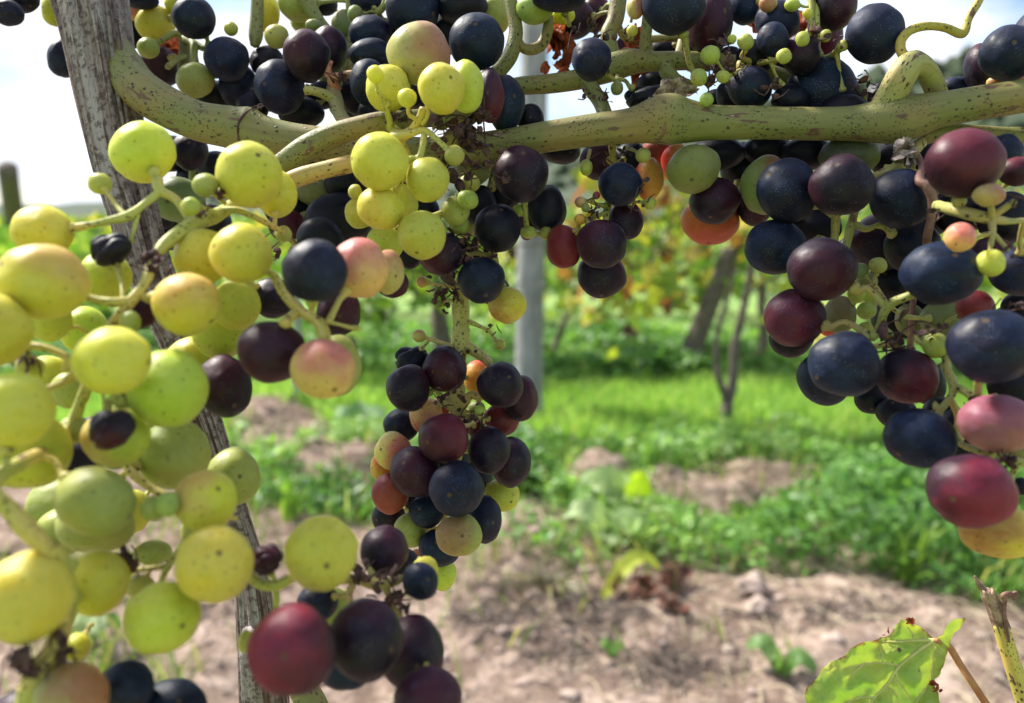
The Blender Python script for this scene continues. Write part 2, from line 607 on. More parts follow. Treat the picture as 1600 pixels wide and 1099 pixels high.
def cover(x, y):
    """Grass and weed density on the ground at world (x, y), 0..1 each."""
    z = y * math.cos(PITCH) + CAMH * math.sin(PITCH)
    px = 800 + x / z * FPX
    py = 549.5 - ((0 - CAMH) * math.cos(PITCH) + y * math.sin(PITCH)) / z * FPX
    nz = fbm(x, y, 3.0, 3, 3) - 0.5
    n2 = fbm(x, y, 9.0, 8, 3) - 0.5
    bare = np.zeros_like(px)
    for b in BARE:
        bare = np.maximum(bare, blob(px + n2 * 60, py + n2 * 40, *b))
    yb = np.interp(px, [-300, 300, 420, 600, 700, 800, 900, 1000, 1200, 1400, 1600, 1900],
                   [760, 760, 800, 862, 868, 885, 898, 912, 940, 972, 975, 965]) + nz * 90 + n2 * 50
    strip = np.clip((py - 592) / 14, 0, 1) * np.clip((715 + nz * 60 - py) / 30, 0, 1)
    thin = np.clip(.55 + 2.6 * (fbm(x, y, 5.0, 61, 3) - .5) - .75 * blob(px, py, 760, 845, 170, 45) - .35 * blob(px, py, 1100, 930, 120, 25), .06, 1)
    weed = np.clip((py - 690 - nz * 50) / 25, 0, 1) * np.clip((yb - py) / 55, 0, 1) * (1 - bare) * thin
    weed = np.maximum(weed, np.clip((612 + nz * 20 - py) / 10, 0, 1))
    sparse = np.clip((nz + 0.10) * 4, 0, 1) * np.clip((1100 - py) / 200, 0, 1) * 0.10
    low = blob(px, py, 210, 1010, 190, 130) * np.clip(0.5 + nz * 3, 0, 1) * 0.5
    return strip * (1 - bare), weed, np.maximum(sparse, low) * (py > 690)


def ground_h(x, y):
    x, y = np.asarray(x, float), np.asarray(y, float)
    h = 0.045 * (fbm(x, y, 1.1, 1, 3) - 0.5) * 2
    cl = fbm(x, y, 9.0, 2, 4)
    h = h + 0.075 * np.clip(cl - 0.42, 0, 1) + .10 * np.clip(fbm(x, y, 3.6, 12, 3) - .45, 0, 1)
    z = y * math.cos(PITCH) + CAMH * math.sin(PITCH)
    px = 800 + x / np.maximum(z, .1) * FPX
    py = 549.5 - ((0 - CAMH) * math.cos(PITCH) + y * math.sin(PITCH)) / np.maximum(z, .1) * FPX
    for cx, cy, rx, ry in BARE:
        h = h + blob(px, py + 12, cx, cy, rx, ry) * (0.07 + 0.09 * (fbm(x, y, 7, 4, 3) - .4))
    ex = np.clip((np.abs(x) - 3.6) / 0.5, 0, 1) + np.clip((y - 7.3) / 0.6, 0, 1)
    return h - 0.12 * np.clip(ex, 0, 1)


# soil, with the growing strips greened
nx, ny = 330, 340
gx, gy = np.meshgrid(np.linspace(-4.1, 4.1, nx), np.linspace(-0.6, 7.9, ny))
gx, gy = gx.ravel(), gy.ravel()
gs, gw, gl = cover(gx, np.maximum(gy, 0.3))
V = np.column_stack([gx, gy, ground_h(gx, gy)])
i = np.arange((nx - 1) * (ny - 1))
q = (i // (nx - 1)) * nx + i % (nx - 1)
F = np.column_stack([q, q + 1, q + nx + 1, q + nx])
gm = np.clip(np.maximum(gs, gw * 0.9), 0, 1)
soil = link('soil', mesh_from('soil', V, F, M_SOIL, fcol=np.column_stack([gm, gm, gm])))
setp(soil, kind='structure')

# wide green field beyond
fx = np.concatenate([-np.geomspace(900, 3, 22), np.geomspace(3, 900, 22)])
fy = np.concatenate([[-30, -5, 0], np.geomspace(4, 1500, 30)])
FX, FY = np.meshgrid(fx, fy)
V = np.column_stack([FX.ravel(), FY.ravel(), np.full(FX.size, -0.085)])
i = np.arange((len(fx) - 1) * (len(fy) - 1))
q = (i // (len(fx) - 1)) * len(fx) + i % (len(fx) - 1)
setp(link('field', mesh_from('field', V, np.column_stack([q, q + 1, q + len(fx) + 1, q + len(fx)]), M_FIELD)), kind='structure')

# wooded hills rising to the right
ridge_px = [-900, -400, 140, 560, 800, 900, 1200, 1500, 2000, 2600]
ridge_up = [10, 13, 21, 45, 92, 108, 165, 228, 262, 270]
ridge_d = [800, 800, 760, 520, 330, 300, 240, 210, 200, 200]
HILLP = []


def hill_pt(pxv, t):
    d = np.interp(pxv, ridge_px, ridge_d)
    up = np.interp(pxv, ridge_px, ridge_up) / FPX * d
    dd = d * (0.45 + 0.55 * t) if t <= 1 else d * t
    h = up * (t ** 1.6) if t <= 1 else up * (1 - (t - 1) * 1.5)
    a = (pxv - 800) / FPX
    return np.array((a * dd, dd, CAMH * t + h - 1.2 * (1 - min(t, 1))))


hp = np.linspace(-900, 2600, 110)
ts = [0.0, .15, .3, .45, .6, .75, .88, 1.0, 1.2, 1.5]
V = []
for t in ts:
    for p in hp:
        w = hill_pt(p, t)
        w[2] += 2.2 * (mnoise.noise(Vector(w) * 0.05)) * t
        V.append(w)
i = np.arange((len(hp) - 1) * (len(ts) - 1))
q = (i // (len(hp) - 1)) * len(hp) + i % (len(hp) - 1)
M_HILL = mat_rough('hill_woodland', (0.020, 0.034, 0.018), (0.055, 0.080, 0.035), 0.12, 0.95, 0.3, 0.5)
setp(link('wooded_hill', mesh_from('wooded_hill', V, np.column_stack([q, q + 1, q + len(hp) + 1, q + len(hp)]), M_HILL)), kind='structure')
acc = Acc()
for k in range(620):
    w = hill_pt(RNG.uniform(300, 2300), RNG.choice([RNG.uniform(.5, 1), 1.0, .97]))
    acc.lump(w + np.array((0, 0, .6)), RNG.uniform(1.6, 3.4), k, 0.7, 2 if k % 3 == 0 else 1, (1, 1, RNG.uniform(.8, 1.3)))
setp(acc.build('hillside_wood', M_HILL), kind='stuff')


# ---- ground cover -------------------------------------------------
def scatter(n, mode, y0, y1):
    """Random ground points thinned by cover(); mode 0 grass strip, 1 weeds, 2 sparse."""
    y = np.exp(NP.uniform(math.log(y0), math.log(y1), n))
    x = NP.uniform(-0.72, 0.72, n) * (y + 0.5)
    k = cover(x, y)[mode] > NP.uniform(0, 1, n)
    return x[k], y[k]


def blades(x, y, hmin, hmax, wid, lean, cols, name, label=None):
    n = len(x)
    z0 = ground_h(x, y) - 0.004
    h = NP.uniform(hmin, hmax, n)
    a = NP.uniform(0, 2 * math.pi, n)
    b = NP.uniform(0, 2 * math.pi, n)
    L = NP.uniform(0.1, 1, n) * lean * h
    w = NP.uniform(.6, 1.3, n) * wid / 2
    base = np.column_stack([x, y, z0])
    side = np.column_stack([np.cos(a), np.sin(a), np.zeros(n)]) * w[:, None]
    ld_ = np.column_stack([np.cos(b), np.sin(b), np.zeros(n)]) * L[:, None]
    up = np.column_stack([np.zeros(n), np.zeros(n), h])
    mid = base + up * .6 + ld_ * .35
    tip = base + up + ld_
    V = np.stack([base - side, base + side, mid + side * .8, mid - side * .8, tip + side * .1, tip - side * .1], 1).reshape(-1, 3)
    k = np.arange(n) * 6
    F = np.concatenate([np.column_stack([k, k + 1, k + 2, k + 3]), np.column_stack([k + 3, k + 2, k + 4, k + 5])])
    cols = np.array(cols)
    c = cols[NP.integers(0, len(cols), n)] * NP.uniform(.75, 1.25, (n, 1))
    o = link(name, mesh_from(name, V, F, M_GRASS, fcol=np.repeat(c, 6, 0)))
    return setp(o, kind='stuff')


x, y = scatter(150000, 0, 2.2, 5.4)
blades(x, y, .03, .09, .006, .7, [(.31, .53, .12), (.38, .58, .15), (.26, .47, .10), (.45, .56, .22)], 'grass')
x, y = scatter(60000, 2, 1.1, 3.4)
blades(x, y, .03, .10, .006, 1.2, [(.17, .28, .05), (.28, .34, .10), (.36, .34, .15), (.10, .19, .04)], 'sparse_grass')
x, y = scatter(30000, 1, 1.5, 5.6)
blades(x, y, .05, .15, .005, 1.0, [(.17, .33, .05), (.28, .42, .08), (.44, .44, .2), (.11, .24, .04)], 'weedy_grass')


def leaflets(x, y, hgt, size, cols, name):
    """Low leafy herbs: many small leaves at random heights through the clump."""
    n = len(x)
    u = NP.uniform(0, 1, n) ** 0.7
    z = ground_h(x, y) + u * hgt
    s = size * NP.uniform(.5, 1.5, n)
    nrm = NP.normal(0, .55, (n, 3)) + np.array((0, -.15, 1.0))
    nrm /= np.linalg.norm(nrm, axis=1)[:, None]
    t = np.cross(nrm, NP.normal(0, 1, (n, 3)))
    t /= np.linalg.norm(t, axis=1)[:, None]
    bt = np.cross(nrm, t)
    c0 = np.column_stack([x, y, z])
    S = s[:, None]
    V = np.stack([c0 - t * S, c0 + bt * S * .42 - nrm * S * .12, c0 + t * S - nrm * S * .25, c0 - bt * S * .42 - nrm * S * .12], 1).reshape(-1, 3)
    k = np.arange(n) * 4
    cols = np.array(cols)
    ci = np.clip((vnoise(x, y, 2.6, 21) * .75 + NP.uniform(0, .4, n)) * len(cols), 0, len(cols) - 1).astype(int)
    c = cols[ci] * NP.uniform(.75, 1.25, (n, 1))
    return setp(link(name, mesh_from(name, V, np.column_stack([k, k + 1, k + 2, k + 3]), M_LEAFV, fcol=np.repeat(c, 4, 0))), kind='stuff')


WEEDC = [(.07, .17, .045), (.13, .29, .07), (.19, .38, .09), (.26, .46, .11), (.36, .52, .20)]
x, y = scatter(420000, 1, 1.5, 5.8)
hh = 0.03 + 0.17 * np.clip(fbm(x, y, 2.2, 31, 3) - .32, 0, 1) + np.where(y > 4.1, .05, 0)
_z = y * math.cos(PITCH) + CAMH * math.sin(PITCH)
_px, _py = 800 + x / _z * FPX, 549.5 - (-CAMH * math.cos(PITCH) + y * math.sin(PITCH)) / _z * FPX
for cx, cy, rx, ry, ad in [(1070, 770, 120, 30, .07), (1430, 850, 210, 85, .13), (1060, 885, 160, 30, .06), (770, 780, 80, 70, .10), (1300, 890, 120, 50, .08), (480, 700, 60, 25, .08), (1600, 800, 120, 90, .12)]:
    hh = hh + ad * blob(_px, _py, cx, cy, rx, ry) * NP.uniform(.3, 1, len(x))
leaflets(x, y, hh, .009 + .0035 * y, WEEDC, 'weeds')

# crumbs of soil and scraps of straw on the bare strip
acc = Acc()
for k in range(1000):
    yy = math.exp(RNG.uniform(math.log(1.1), math.log(3.2)))
    xx = RNG.uniform(-.7, .7) * (yy + .3)
    zz = float(ground_h(xx, yy))
    r = RNG.choice([.004, .005, .006, .009, .013]) * RNG.uniform(.7, 1.3)
    acc.lump((xx, yy, zz), r, k, 0.9, 2, (1.2, 1, .6))
setp(acc.build('soil_crumbs', M_CLOD), kind='stuff')
acc = Acc()
for k in range(1900):
    yy = math.exp(RNG.uniform(math.log(1.1), math.log(3.0)))
    xx = RNG.uniform(-.7, .7) * (yy + .3)
    if fbm(np.array([xx]), np.array([yy]), 2.0, 41, 2)[0] < .42: continue
    a, L = RNG.uniform(0, 6.28), RNG.uniform(.03, .11)
    p0 = np.array((xx, yy, float(ground_h(xx, yy)) + .004))
    p2 = p0 + np.array((math.cos(a) * L, math.sin(a) * L, 0)); p2[2] = float(ground_h(p2[0], p2[1])) + .006
    acc.tube_w([p0, (p0 + p2) / 2 + np.array((0, 0, RNG.uniform(.002, .012))), p2], [.0012, .0014, .0009], 3, 2, cap=False)
setp(acc.build('straw', M_STRAW), kind='stuff')
acc = Acc()                                             # drifts of dark rotted trimmings in the hollows
for k in range(1000):
    cx, cy, sx, sy = RNG.choice([(830, 945, 60, 14), (880, 1030, 45, 20), (760, 990, 40, 16), (420, 700, 40, 18), (330, 980, 50, 30), (1050, 1060, 60, 14), (1300, 985, 70, 14), (930, 985, 50, 10)])
    w = ground_at(cx + RNG.gauss(0, sx), cy + RNG.gauss(0, sy))
    a, L = RNG.uniform(0, 6.28), RNG.uniform(.015, .06)
    p0 = np.array((w[0], w[1], float(ground_h(w[0], w[1])) + .003))
    d = np.array((math.cos(a), math.sin(a), 0)) * L
    acc.tube_w([p0, p0 + d * .5 + np.array((0, 0, RNG.uniform(.003, .014))), p0 + d], [.001, .0017, .0008], 3, 2, cap=False)
setp(acc.build('rotted_trimmings', M_OLDWOOD), kind='stuff')


# ---- single things lying or growing on the ground ------------------
def blade_leaf(name, pts, w, col, label=None, cat=None, parent=None, mat=None, cup=.25, nseg=9):
    """A broad leaf bent along a world-space midline."""
    c = catmull(np.asarray(pts, float), 4)
    T = np.gradient(c, axis=0); T /= np.linalg.norm(T, axis=1)[:, None]
    S = np.cross(T, (0.1, -.5, .85)); S /= np.linalg.norm(S, axis=1)[:, None]
    N = np.cross(S, T)
    V = []
    for i in range(len(c)):
        u = i / (len(c) - 1)
        ww = w * (math.sin(math.pi * min(1, .06 + u * .93)) ** .7) * (1 + .12 * math.sin(i * 2.1))
        for s in (-1, -.5, 0, .5, 1):
            V.append(c[i] + S[i] * s * ww / 2 + N[i] * (abs(s) * cup * ww * .5 + .04 * w * math.sin(7 * u + 5 * s)))
    F = [(r * 5 + j, r * 5 + j + 1, r * 5 + j + 6, r * 5 + j + 5) for r in range(len(c) - 1) for j in range(4)]
    org = world_loc(parent) if parent else np.array(pts[0])
    o = link(name, mesh_from(name, np.array(V) - org, F, mat or M_LEAFO), parent)
    if not parent: o.location = org
    o.color = (*col, 1)
    return setp(o, label, cat)


def gp(x, y, up=0.0):
    w = ground_at(x, y)
    w[2] = float(ground_h(w[0], w[1])) + up
    return w


blade_leaf('fallen_leaf', [gp(940, 968, .006), gp(958, 955, .03), gp(980, 943, .045), gp(1005, 934, .045), gp(1030, 930, .022)], .036,
           (.52, .60, .08), 'yellow green curled leaf lying beside dead brown leaves on the bare soil', 'leaf')
for k, (px, py, s, lab) in enumerate([(1000, 958, .045, 'largest dead brown leaf clump under the yellow green curled leaf'),
                                      (1048, 938, .045, 'dead brown leaf by the weeds just right of the yellow green leaf'),
                                      (1055, 988, .03, 'small dead brown leaf alone on bare soil, nearest of the dead leaves')]):
    c = gp(px, py, s * .3)
    acc = Acc()
    for j in range(9):
        acc.flake(c + np.array([RNG.gauss(0, s * .4), RNG.gauss(0, s * .4), RNG.uniform(-.2, .5) * s]), s * RNG.uniform(.5, .9), RNG, .8)
    o = acc.build('dead_leaf', M_DEAD, origin=c)
    setp(o, lab, 'dead leaf', 'dead brown leaves on the soil')
    if k == 0: pass
for k, (px, py, r, lab) in enumerate([(1172, 945, .030, 'pale rounded stone on soil at the edge of the weeds'),
                                      (1183, 975, .024, 'smaller flat pale stone in front of the rounded pale stone')]):
    c = gp(px, py, r * .4)
    acc = Acc(); acc.lump(c, r, 50 + k, .7, 3, (1.1, .9, .8))
    setp(acc.build('stone', M_STONE, origin=c), lab, 'stone', 'pale stones on the soil')


def herb(base, leaves, label, cat='weed'):
    """A broad-leaved weed: rosette of leaves from one root, each leaf its own part."""
    e = empty('broadleaf_weed', base, label, cat, 'broad leaved weeds')
    for (dx, dy, dz, w, col) in leaves:
        p0 = np.array(base); p2 = p0 + np.array((dx, dy, dz))
        m = (p0 + p2) / 2 + np.array((0, 0, .35 * math.hypot(dx, dy) + .01))
        blade_leaf('leaf', [p0, m, p2], w, col, parent=e)
    return e


herb(gp(990, 826), [(-.15, .0, .07, .10, (.46, .58, .27)), (-.05, -.03, .02, .05, (.24, .38, .12)), (.016, -.02, .14, .065, (.46, .64, .05)), (.06, .02, .03, .05, (.12, .24, .05))],
     'weed with one upright bright yellow green leaf in the verge')
herb(gp(948, 880), [(-.09, .0, .09, .08, (.46, .58, .30)), (.10, .0, .05, .07, (.40, .53, .25)), (.0, -.05, .03, .06, (.48, .58, .36)), (-.03, .06, .07, .05, (.2, .34, .1)), (.05, .05, .06, .05, (.16, .3, .07))],
     'pale glossy rosette weed right behind the curled yellow leaf')
herb(gp(1218, 1085), [(-.05, .04, .03, .035, (.16, .30, .09)), (.05, -.03, .02, .035, (.16, .30, .09)), (-.03, -.02, .04, .03, (.22, .36, .12))],
     'small seedling weed alone on bare soil beside the vine leaf')
herb(gp(955, 1055), [(-.02, .01, .02, .018, (.22, .38, .09)), (.022, .0, .018, .018, (.24, .40, .10)), (0, -.02, .015, .016, (.2, .36, .09))],
     'tiny seedling on bare soil below the yellow green curled leaf')
herb(gp(140, 1050), [(.03, -.02, .03, .06, (.50, .60, .34)), (-.04, .02, .03, .05, (.42, .55, .28)), (.05, .03, .02, .04, (.2, .34, .1))],
     'pale leaved weed behind the lowest foreground grapes by the old stalk')
herb(gp(560, 690), [(-.10, .02, .07, .08, (.30, .46, .28)), (.10, .0, .08, .08, (.34, .5, .3)), (.02, -.05, .06, .08, (.26, .42, .22)), (.0, .06, .12, .07, (.2, .36, .16))],
     'bluish green weed by the dark mound left of the hanging bunch')


def tuft(base, h, n, spread, cols, label):
    e = empty('grass_tuft', base, label, 'grass tuft', 'tall grass tufts')
    for k in range(n):
        a, L = RNG.uniform(0, 6.28), RNG.uniform(.2, 1) * spread
        p0 = np.array(base) + np.array((RNG.gauss(0, .012), RNG.gauss(0, .012), 0))
        hh = h * RNG.uniform(.6, 1)
        blade_leaf('blade', [p0, p0 + np.array((math.cos(a) * L * .3, math.sin(a) * L * .3, hh * .6)), p0 + np.array((math.cos(a) * L, math.sin(a) * L, hh))],
                   RNG.uniform(.007, .014), RNG.choice(cols), parent=e)


tuft(gp(1418, 938), .16, 12, .07, [(.20, .34, .06), (.28, .42, .09), (.14, .26, .05)], 'upright bright grass tuft in the weeds behind the vine leaf')
tuft(gp(455, 830), .12, 16, .06, [(.26, .46, .07), (.34, .50, .1)], 'short bright grass tuft between the soil mounds on the left')
tuft(gp(855, 950), .05, 26, .16, [(.34, .30, .17), (.22, .2, .11), (.14, .11, .07)], 'flattened straw coloured tuft on soil beneath the hanging bunch')
tuft(gp(640, 800), .13, 14, .07, [(.22, .4, .07), (.3, .45, .1)], 'green grass tuft just behind the central hanging bunch')


# ---- background vines, posts ---------------------------------------
def vine_leaf_mesh(seed):
    r = random.Random(seed)
    ang = [-90, -48, -18, 12, 35, 62, 90, 118, 145, 168, 198, 228]
    rad = [.18, .62, .52, .95, .62, .78, 1.08, .78, .62, .95, .52, .62]
    V = [(0, 0, 0.0)]
    for a, q in zip(ang, rad):
        q *= r.uniform(.88, 1.1)
        xx, yy = q * math.cos(R_(a)), q * math.sin(R_(a))
        V.append((xx, yy, -.28 * (xx * xx + .5 * yy * yy) + .10 * abs(xx) + r.uniform(-.08, .08)))
    F = [(0, i + 1, (i + 1) % 12 + 1) for i in range(12)]
    return V, F


LEAFG = [vine_leaf_mesh(s) for s in range(4)]
LEAFM = [mesh_from('vine_leaf', V, F, M_LEAFO, smooth=False) for V, F in LEAFG]
GREEN = [(.12, .24, .04), (.18, .34, .05), (.24, .40, .07), (.34, .46, .10), (.32, .44, .18)]
YELLOW = [(.38, .44, .06), (.50, .50, .09), (.64, .54, .10), (.30, .42, .07), (.18, .31, .06)]
AUTUMN = [(.60, .42, .10), (.55, .26, .08), (.64, .54, .14), (.26, .09, .05), (.30, .34, .07), (.09, .035, .035)]
GRP_V = 'trained vines in the rows behind'


def leaf_rot(r):
    return Matrix.Rotation(r.uniform(0, 6.28), 3, 'Z') @ Matrix.Rotation(r.gauss(1.15, .45), 3, 'X') @ Matrix.Rotation(r.uniform(0, 6.28), 3, 'Z')


def bg_vine(bx, by, trunks, label, pal, z0, z1, wid, nleaf, nmass, seed, size=.055, dep=.16, trr=.02):
    r = random.Random(seed)
    gz = float(ground_h(bx, by)) - .02 if by < 7.5 and abs(bx) < 3.9 else -.09
    base = np.array((bx, by, gz))
    e = empty('background_vine', base, label, 'vine', GRP_V)
    acc = Acc()
    for tr in trunks:
        n = len(tr)
        k_ = 1.0 if tr is trunks[0] else .6
        acc.tube_w([base + np.array(p) for p in tr], [k_ * trr * (1.15 - .6 * i / max(1, n - 1)) for i in range(n)], 8, 5,
                   lambda a, L: 1 + .16 * np.sin(3 * a + L * 30) + .1 * np.sin(5 * a - L * 55))
    acc.build('trunk', M_OLDWOOD, e)
    # canes laid along the row and shoots hanging from them
    acc = Acc()
    for k in range(9):
        s = np.array((r.uniform(-.5, .5) * wid, r.uniform(-.05, .05), r.uniform(z0, z1) - gz))
        d = np.array((r.uniform(-.5, .5) * wid, r.uniform(-.1, .1), r.uniform(-.25, .3)))
        acc.tube_w([base + s, base + s + d * .5 + np.array((0, 0, .05)), base + s + d], [.005, .004, .003], 5, 3)
    acc.build('cane', M_OLDWOOD, e)
    nmass = int(nmass * .55)
    cl = [(r.uniform(-.5, .5) * wid, r.gauss(0, dep * .5), r.uniform(z0, z1)) for _ in range(max(6, int(15 * wid)))]

    def spot():
        c = r.choice(cl)
        return (bx + c[0] + r.gauss(0, .075), by + c[1] + r.gauss(0, .05), min(c[2] + r.gauss(0, .065), z1 + .03 + r.random() * .05))
    for k in range(nleaf):
        p = spot()
        o = link('leaf', LEAFM[k % 4], e)
        o.rotation_euler = leaf_rot(r).to_euler()
        o.scale = (size * r.uniform(.6, 1.25),) * 3
        o.location = (p[0] - bx, p[1] - by - .04, p[2] - gz)
        c = r.choice(pal); j = r.uniform(.75, 1.2)
        o.color = (c[0] * j, c[1] * j, c[2] * j, 1)
    V, F, C = [], [], []
    for k in range(nmass):
        g = LEAFG[k % 4]
        m = leaf_rot(r)
        p = Vector(spot()) - Vector(base)
        s = size * r.uniform(.5, 1.1)
        n0 = len(V)
        V += [tuple(m @ Vector(v) * s + p) for v in g[0]]
        F += [tuple(i + n0 for i in f) for f in g[1]]
        c = np.array(r.choice(pal)) * r.uniform(.7, 1.15)
        C += [c] * len(g[0])
    if nmass:
        o = link('foliage', mesh_from('foliage', V, F, M_LEAFV, smooth=False, fcol=np.array(C)), e)
        setp(o, kind='stuff')
    return e


def gxy(px, py):
    w = ground_at(px, py)
    return w[0], w[1]


ROW2 = 3.55
x, y = gxy(1130, 682)
bg_vine(x, y, [[(0, 0, 0), (.012, 0, .10), (.03, .01, .22), (.04, .02, .36), (.075, .03, .52), (.09, .03, .66)],
               [(.006, 0, .13), (-.03, 0, .24), (-.035, .01, .36), (.0, .02, .50), (.03, .03, .62)]],
        'forked grey vine trunk on the grass under yellow and orange leaves', YELLOW + AUTUMN, .50, .93, 1.05, 150, 150, 101)
x, y = gxy(1187, 592)
bg_vine(x, y, [[(0, 0, 0), (.01, 0, .2), (-.01, 0, .45), (.02, 0, .7)]], 'dark straight vine trunk behind the forked vine trunk', YELLOW + AUTUMN + GREEN, .42, 1.0, 1.3, 130, 160, 102, trr=.026)
x, y = gxy(690, 590)
bg_vine(x, y, [[(0, 0, 0), (.01, 0, .15), (-.01, .02, .36), (.0, .0, .6)]], 'thick dark vine trunk behind the central hanging bunch stalk', GREEN + [(.04, .06, .025), (.05, .03, .03)], .34, .82, 1.1, 140, 160, 103, trr=.055)
x, y = gxy(868, 575)
bg_vine(x, y, [[(0, 0, 0), (.0, 0, .12), (.05, 0, .26), (.14, 0, .42), (.22, 0, .5)]], 'thin crooked vine trunk just right of the round grey post', GREEN + YELLOW[:3], .30, .80, 1.1, 150, 150, 104, trr=.017)
x, y = gxy(545, 600)
bg_vine(x, y, [[(0, 0, 0), (.02, 0, .3), (.0, 0, .6)]], 'green leaved vine behind the pink grape left of centre', GREEN + YELLOW[3:], .36, .78, 1.2, 130, 150, 105, trr=.02)
x, y = gxy(985, 572)
bg_vine(x, y, [[(0, 0, 0), (.01, 0, .25), (-.02, 0, .55)]], 'yellow and green vine between round post and leaning post', YELLOW + GREEN[2:] + AUTUMN[:2], .36, .88, 1.2, 160, 170, 106, trr=.014)
x, y = gxy(1390, 600)
bg_vine(x, y, [[(0, 0, 0), (.01, 0, .25), (.02, 0, .6)]], 'vine hidden behind the large dark bunch on the right', GREEN[2:] + YELLOW, .40, .95, 1.4, 110, 150, 107, trr=.02)
x, y = gxy(1640, 600)
bg_vine(x, y, [[(0, 0, 0), (.01, 0, .25), (.02, 0, .6)]], 'vine at the frame edge behind the largest right-hand bunch', GREEN[2:] + YELLOW, .40, .95, 1.4, 90, 140, 108, trr=.02)
x, y = gxy(95, 540)
bg_vine(x, y, [[(0, 0, 0), (.01, 0, .25), (.02, 0, .6)]], 'bright yellow green vine behind the foreground yellow grapes', YELLOW + GREEN[2:4],   .22, .66, 2.2, 160, 240, 109, trr=.02, size=.07)
x, y = gxy(330, 560)
bg_vine(x, y, [[(0, 0, 0), (.01, 0, .25), (.02, 0, .6)]], 'green vine seen in gaps behind the old vine stem', GREEN + YELLOW[3:], .30, .82, 1.8, 110, 170, 110, trr=.02, size=.06)

# farther rows read as one mass
V, F, C = [], [], []
r = random.Random(77)
for yy, nn in ((6.2, 420), (8.2, 480), (11.0, 560), (15.0, 700), (21.0, 600), (30.0, 600)):
    sz = .06 + .012 * yy
    for k in range(nn):
        xx = r.uniform(-.75, .75) * yy
        zz = .26 + r.random() ** .8 * (.50 - .004 * yy) + .06 * math.sin(xx * 3 + yy)
        g, m = LEAFG[k % 4], leaf_rot(r)
        p = Vector((xx, yy + r.gauss(0, .12), zz))
        n0 = len(V)
        V += [tuple(m @ Vector(v) * (sz * r.uniform(.6, 1.1)) + p) for v in g[0]]
        F += [tuple(i + n0 for i in f) for f in g[1]]
        pal = GREEN if math.sin(xx * 1.3 + yy) > .3 else YELLOW
        C += [np.array(r.choice(pal)) * r.uniform(.8, 1.2)] * len(g[0])
setp(link('far_vine_rows', mesh_from('far_vine_rows', V, F, M_LEAFV, smooth=False, fcol=np.array(C))), kind='stuff')


def post(base, top, r0, r1, label, sides=20, mat=None):
    base, top = np.array(base), np.array(top)
    e = empty('vineyard_post', base, label, 'post', 'vineyard posts')
    acc = Acc()
    n = 9
    acc.tube_w([base + (top - base) * i / n for i in range(n + 1)], [r0 + (r1 - r0) * i / n for i in range(n + 1)], sides, 2,
               lambda a, L: 1 + .02 * np.sin(2 * a + L * 3) + .012 * np.sin(7 * a + L * 5))
    acc.build('shaft', mat or M_POST, e)
    return e


b = gp(824, 668, -.15)
e = post(b, P(840, -230, 3.62), .057, .054, 'round grey post standing behind the central hanging bunch')
for zz in (.55, 1.02):                                     # wire rings round the post
    acc = Acc()
    c = np.array((b[0] + .01, b[1], zz))
    acc.tube_w([c + .0615 * np.array((math.cos(a), math.sin(a), 0)) for a in np.linspace(0, 6.28, 17)], [.0016] * 17, 5, 1)
    acc.build('wire_ring', M_POST, e)
post(gp(463, 668, -.1), P(468, 300, 3.45), .013, .012, 'thin grey stake rising from the grass left of the hanging bunch', 10)
post(gp(1058, 590, -.1), P(1142, 392, 4.35), .056, .044, 'leaning brown strut post behind the forked vine trunk', mat=M_OLDWOOD)
post(gp(40, 470, -.1), P(12, 264, 6.6), .085, .072, 'short thick post against the sky at the far left', mat=M_OLDWOOD)


# ================================================================== THE NEAR VINE
base_v = np.array((-.075, .30, float(ground_h(-.075, .30))))
vine = empty('grape_vine', base_v, 'near grape vine with grey fissured trunk and thick green brown cane across the top', 'grape vine')

TR = [(118, -160, .290, 60), (128, -60, .288, 57), (141, 0, .285, 52), (152, 60, .282, 48), (166, 150, .279, 44), (184, 250, .276, 40),
      (205, 330, .273, 36), (226, 410, .270, 33), (262, 500, .268, 29), (300, 600, .266, 25), (332, 690, .264, 22),
      (366, 800, .262, 20), (392, 900, .260, 25), (404, 1000, .258, 31), (412, 1100, .256, 35)]
acc = Acc()
trp = [P(*p[:3]) for p in TR] + [np.array((-.073, .262, .50)), np.array((-.078, .285, .25)), base_v - np.array((0, 0, .05))]
trr = [p[3] * p[2] / FPX for p in TR] + [.0105, .013, .017]


def barkf(a, L):
    w = 60 * L
    return (1 + .10 * np.sin(3 * a + .9 * math.sin(w * .6)) + .055 * np.sin(8 * a + 2.1 * math.sin(w * .35) + w * .1) +
            .035 * np.sin(15 * a - 1.7 * math.sin(w * .5)) + .02 * np.sin(29 * a + w))


acc.tube_w(trp, trr, 96, 12, barkf)
trunk = acc.build('trunk', M_BARK, vine)
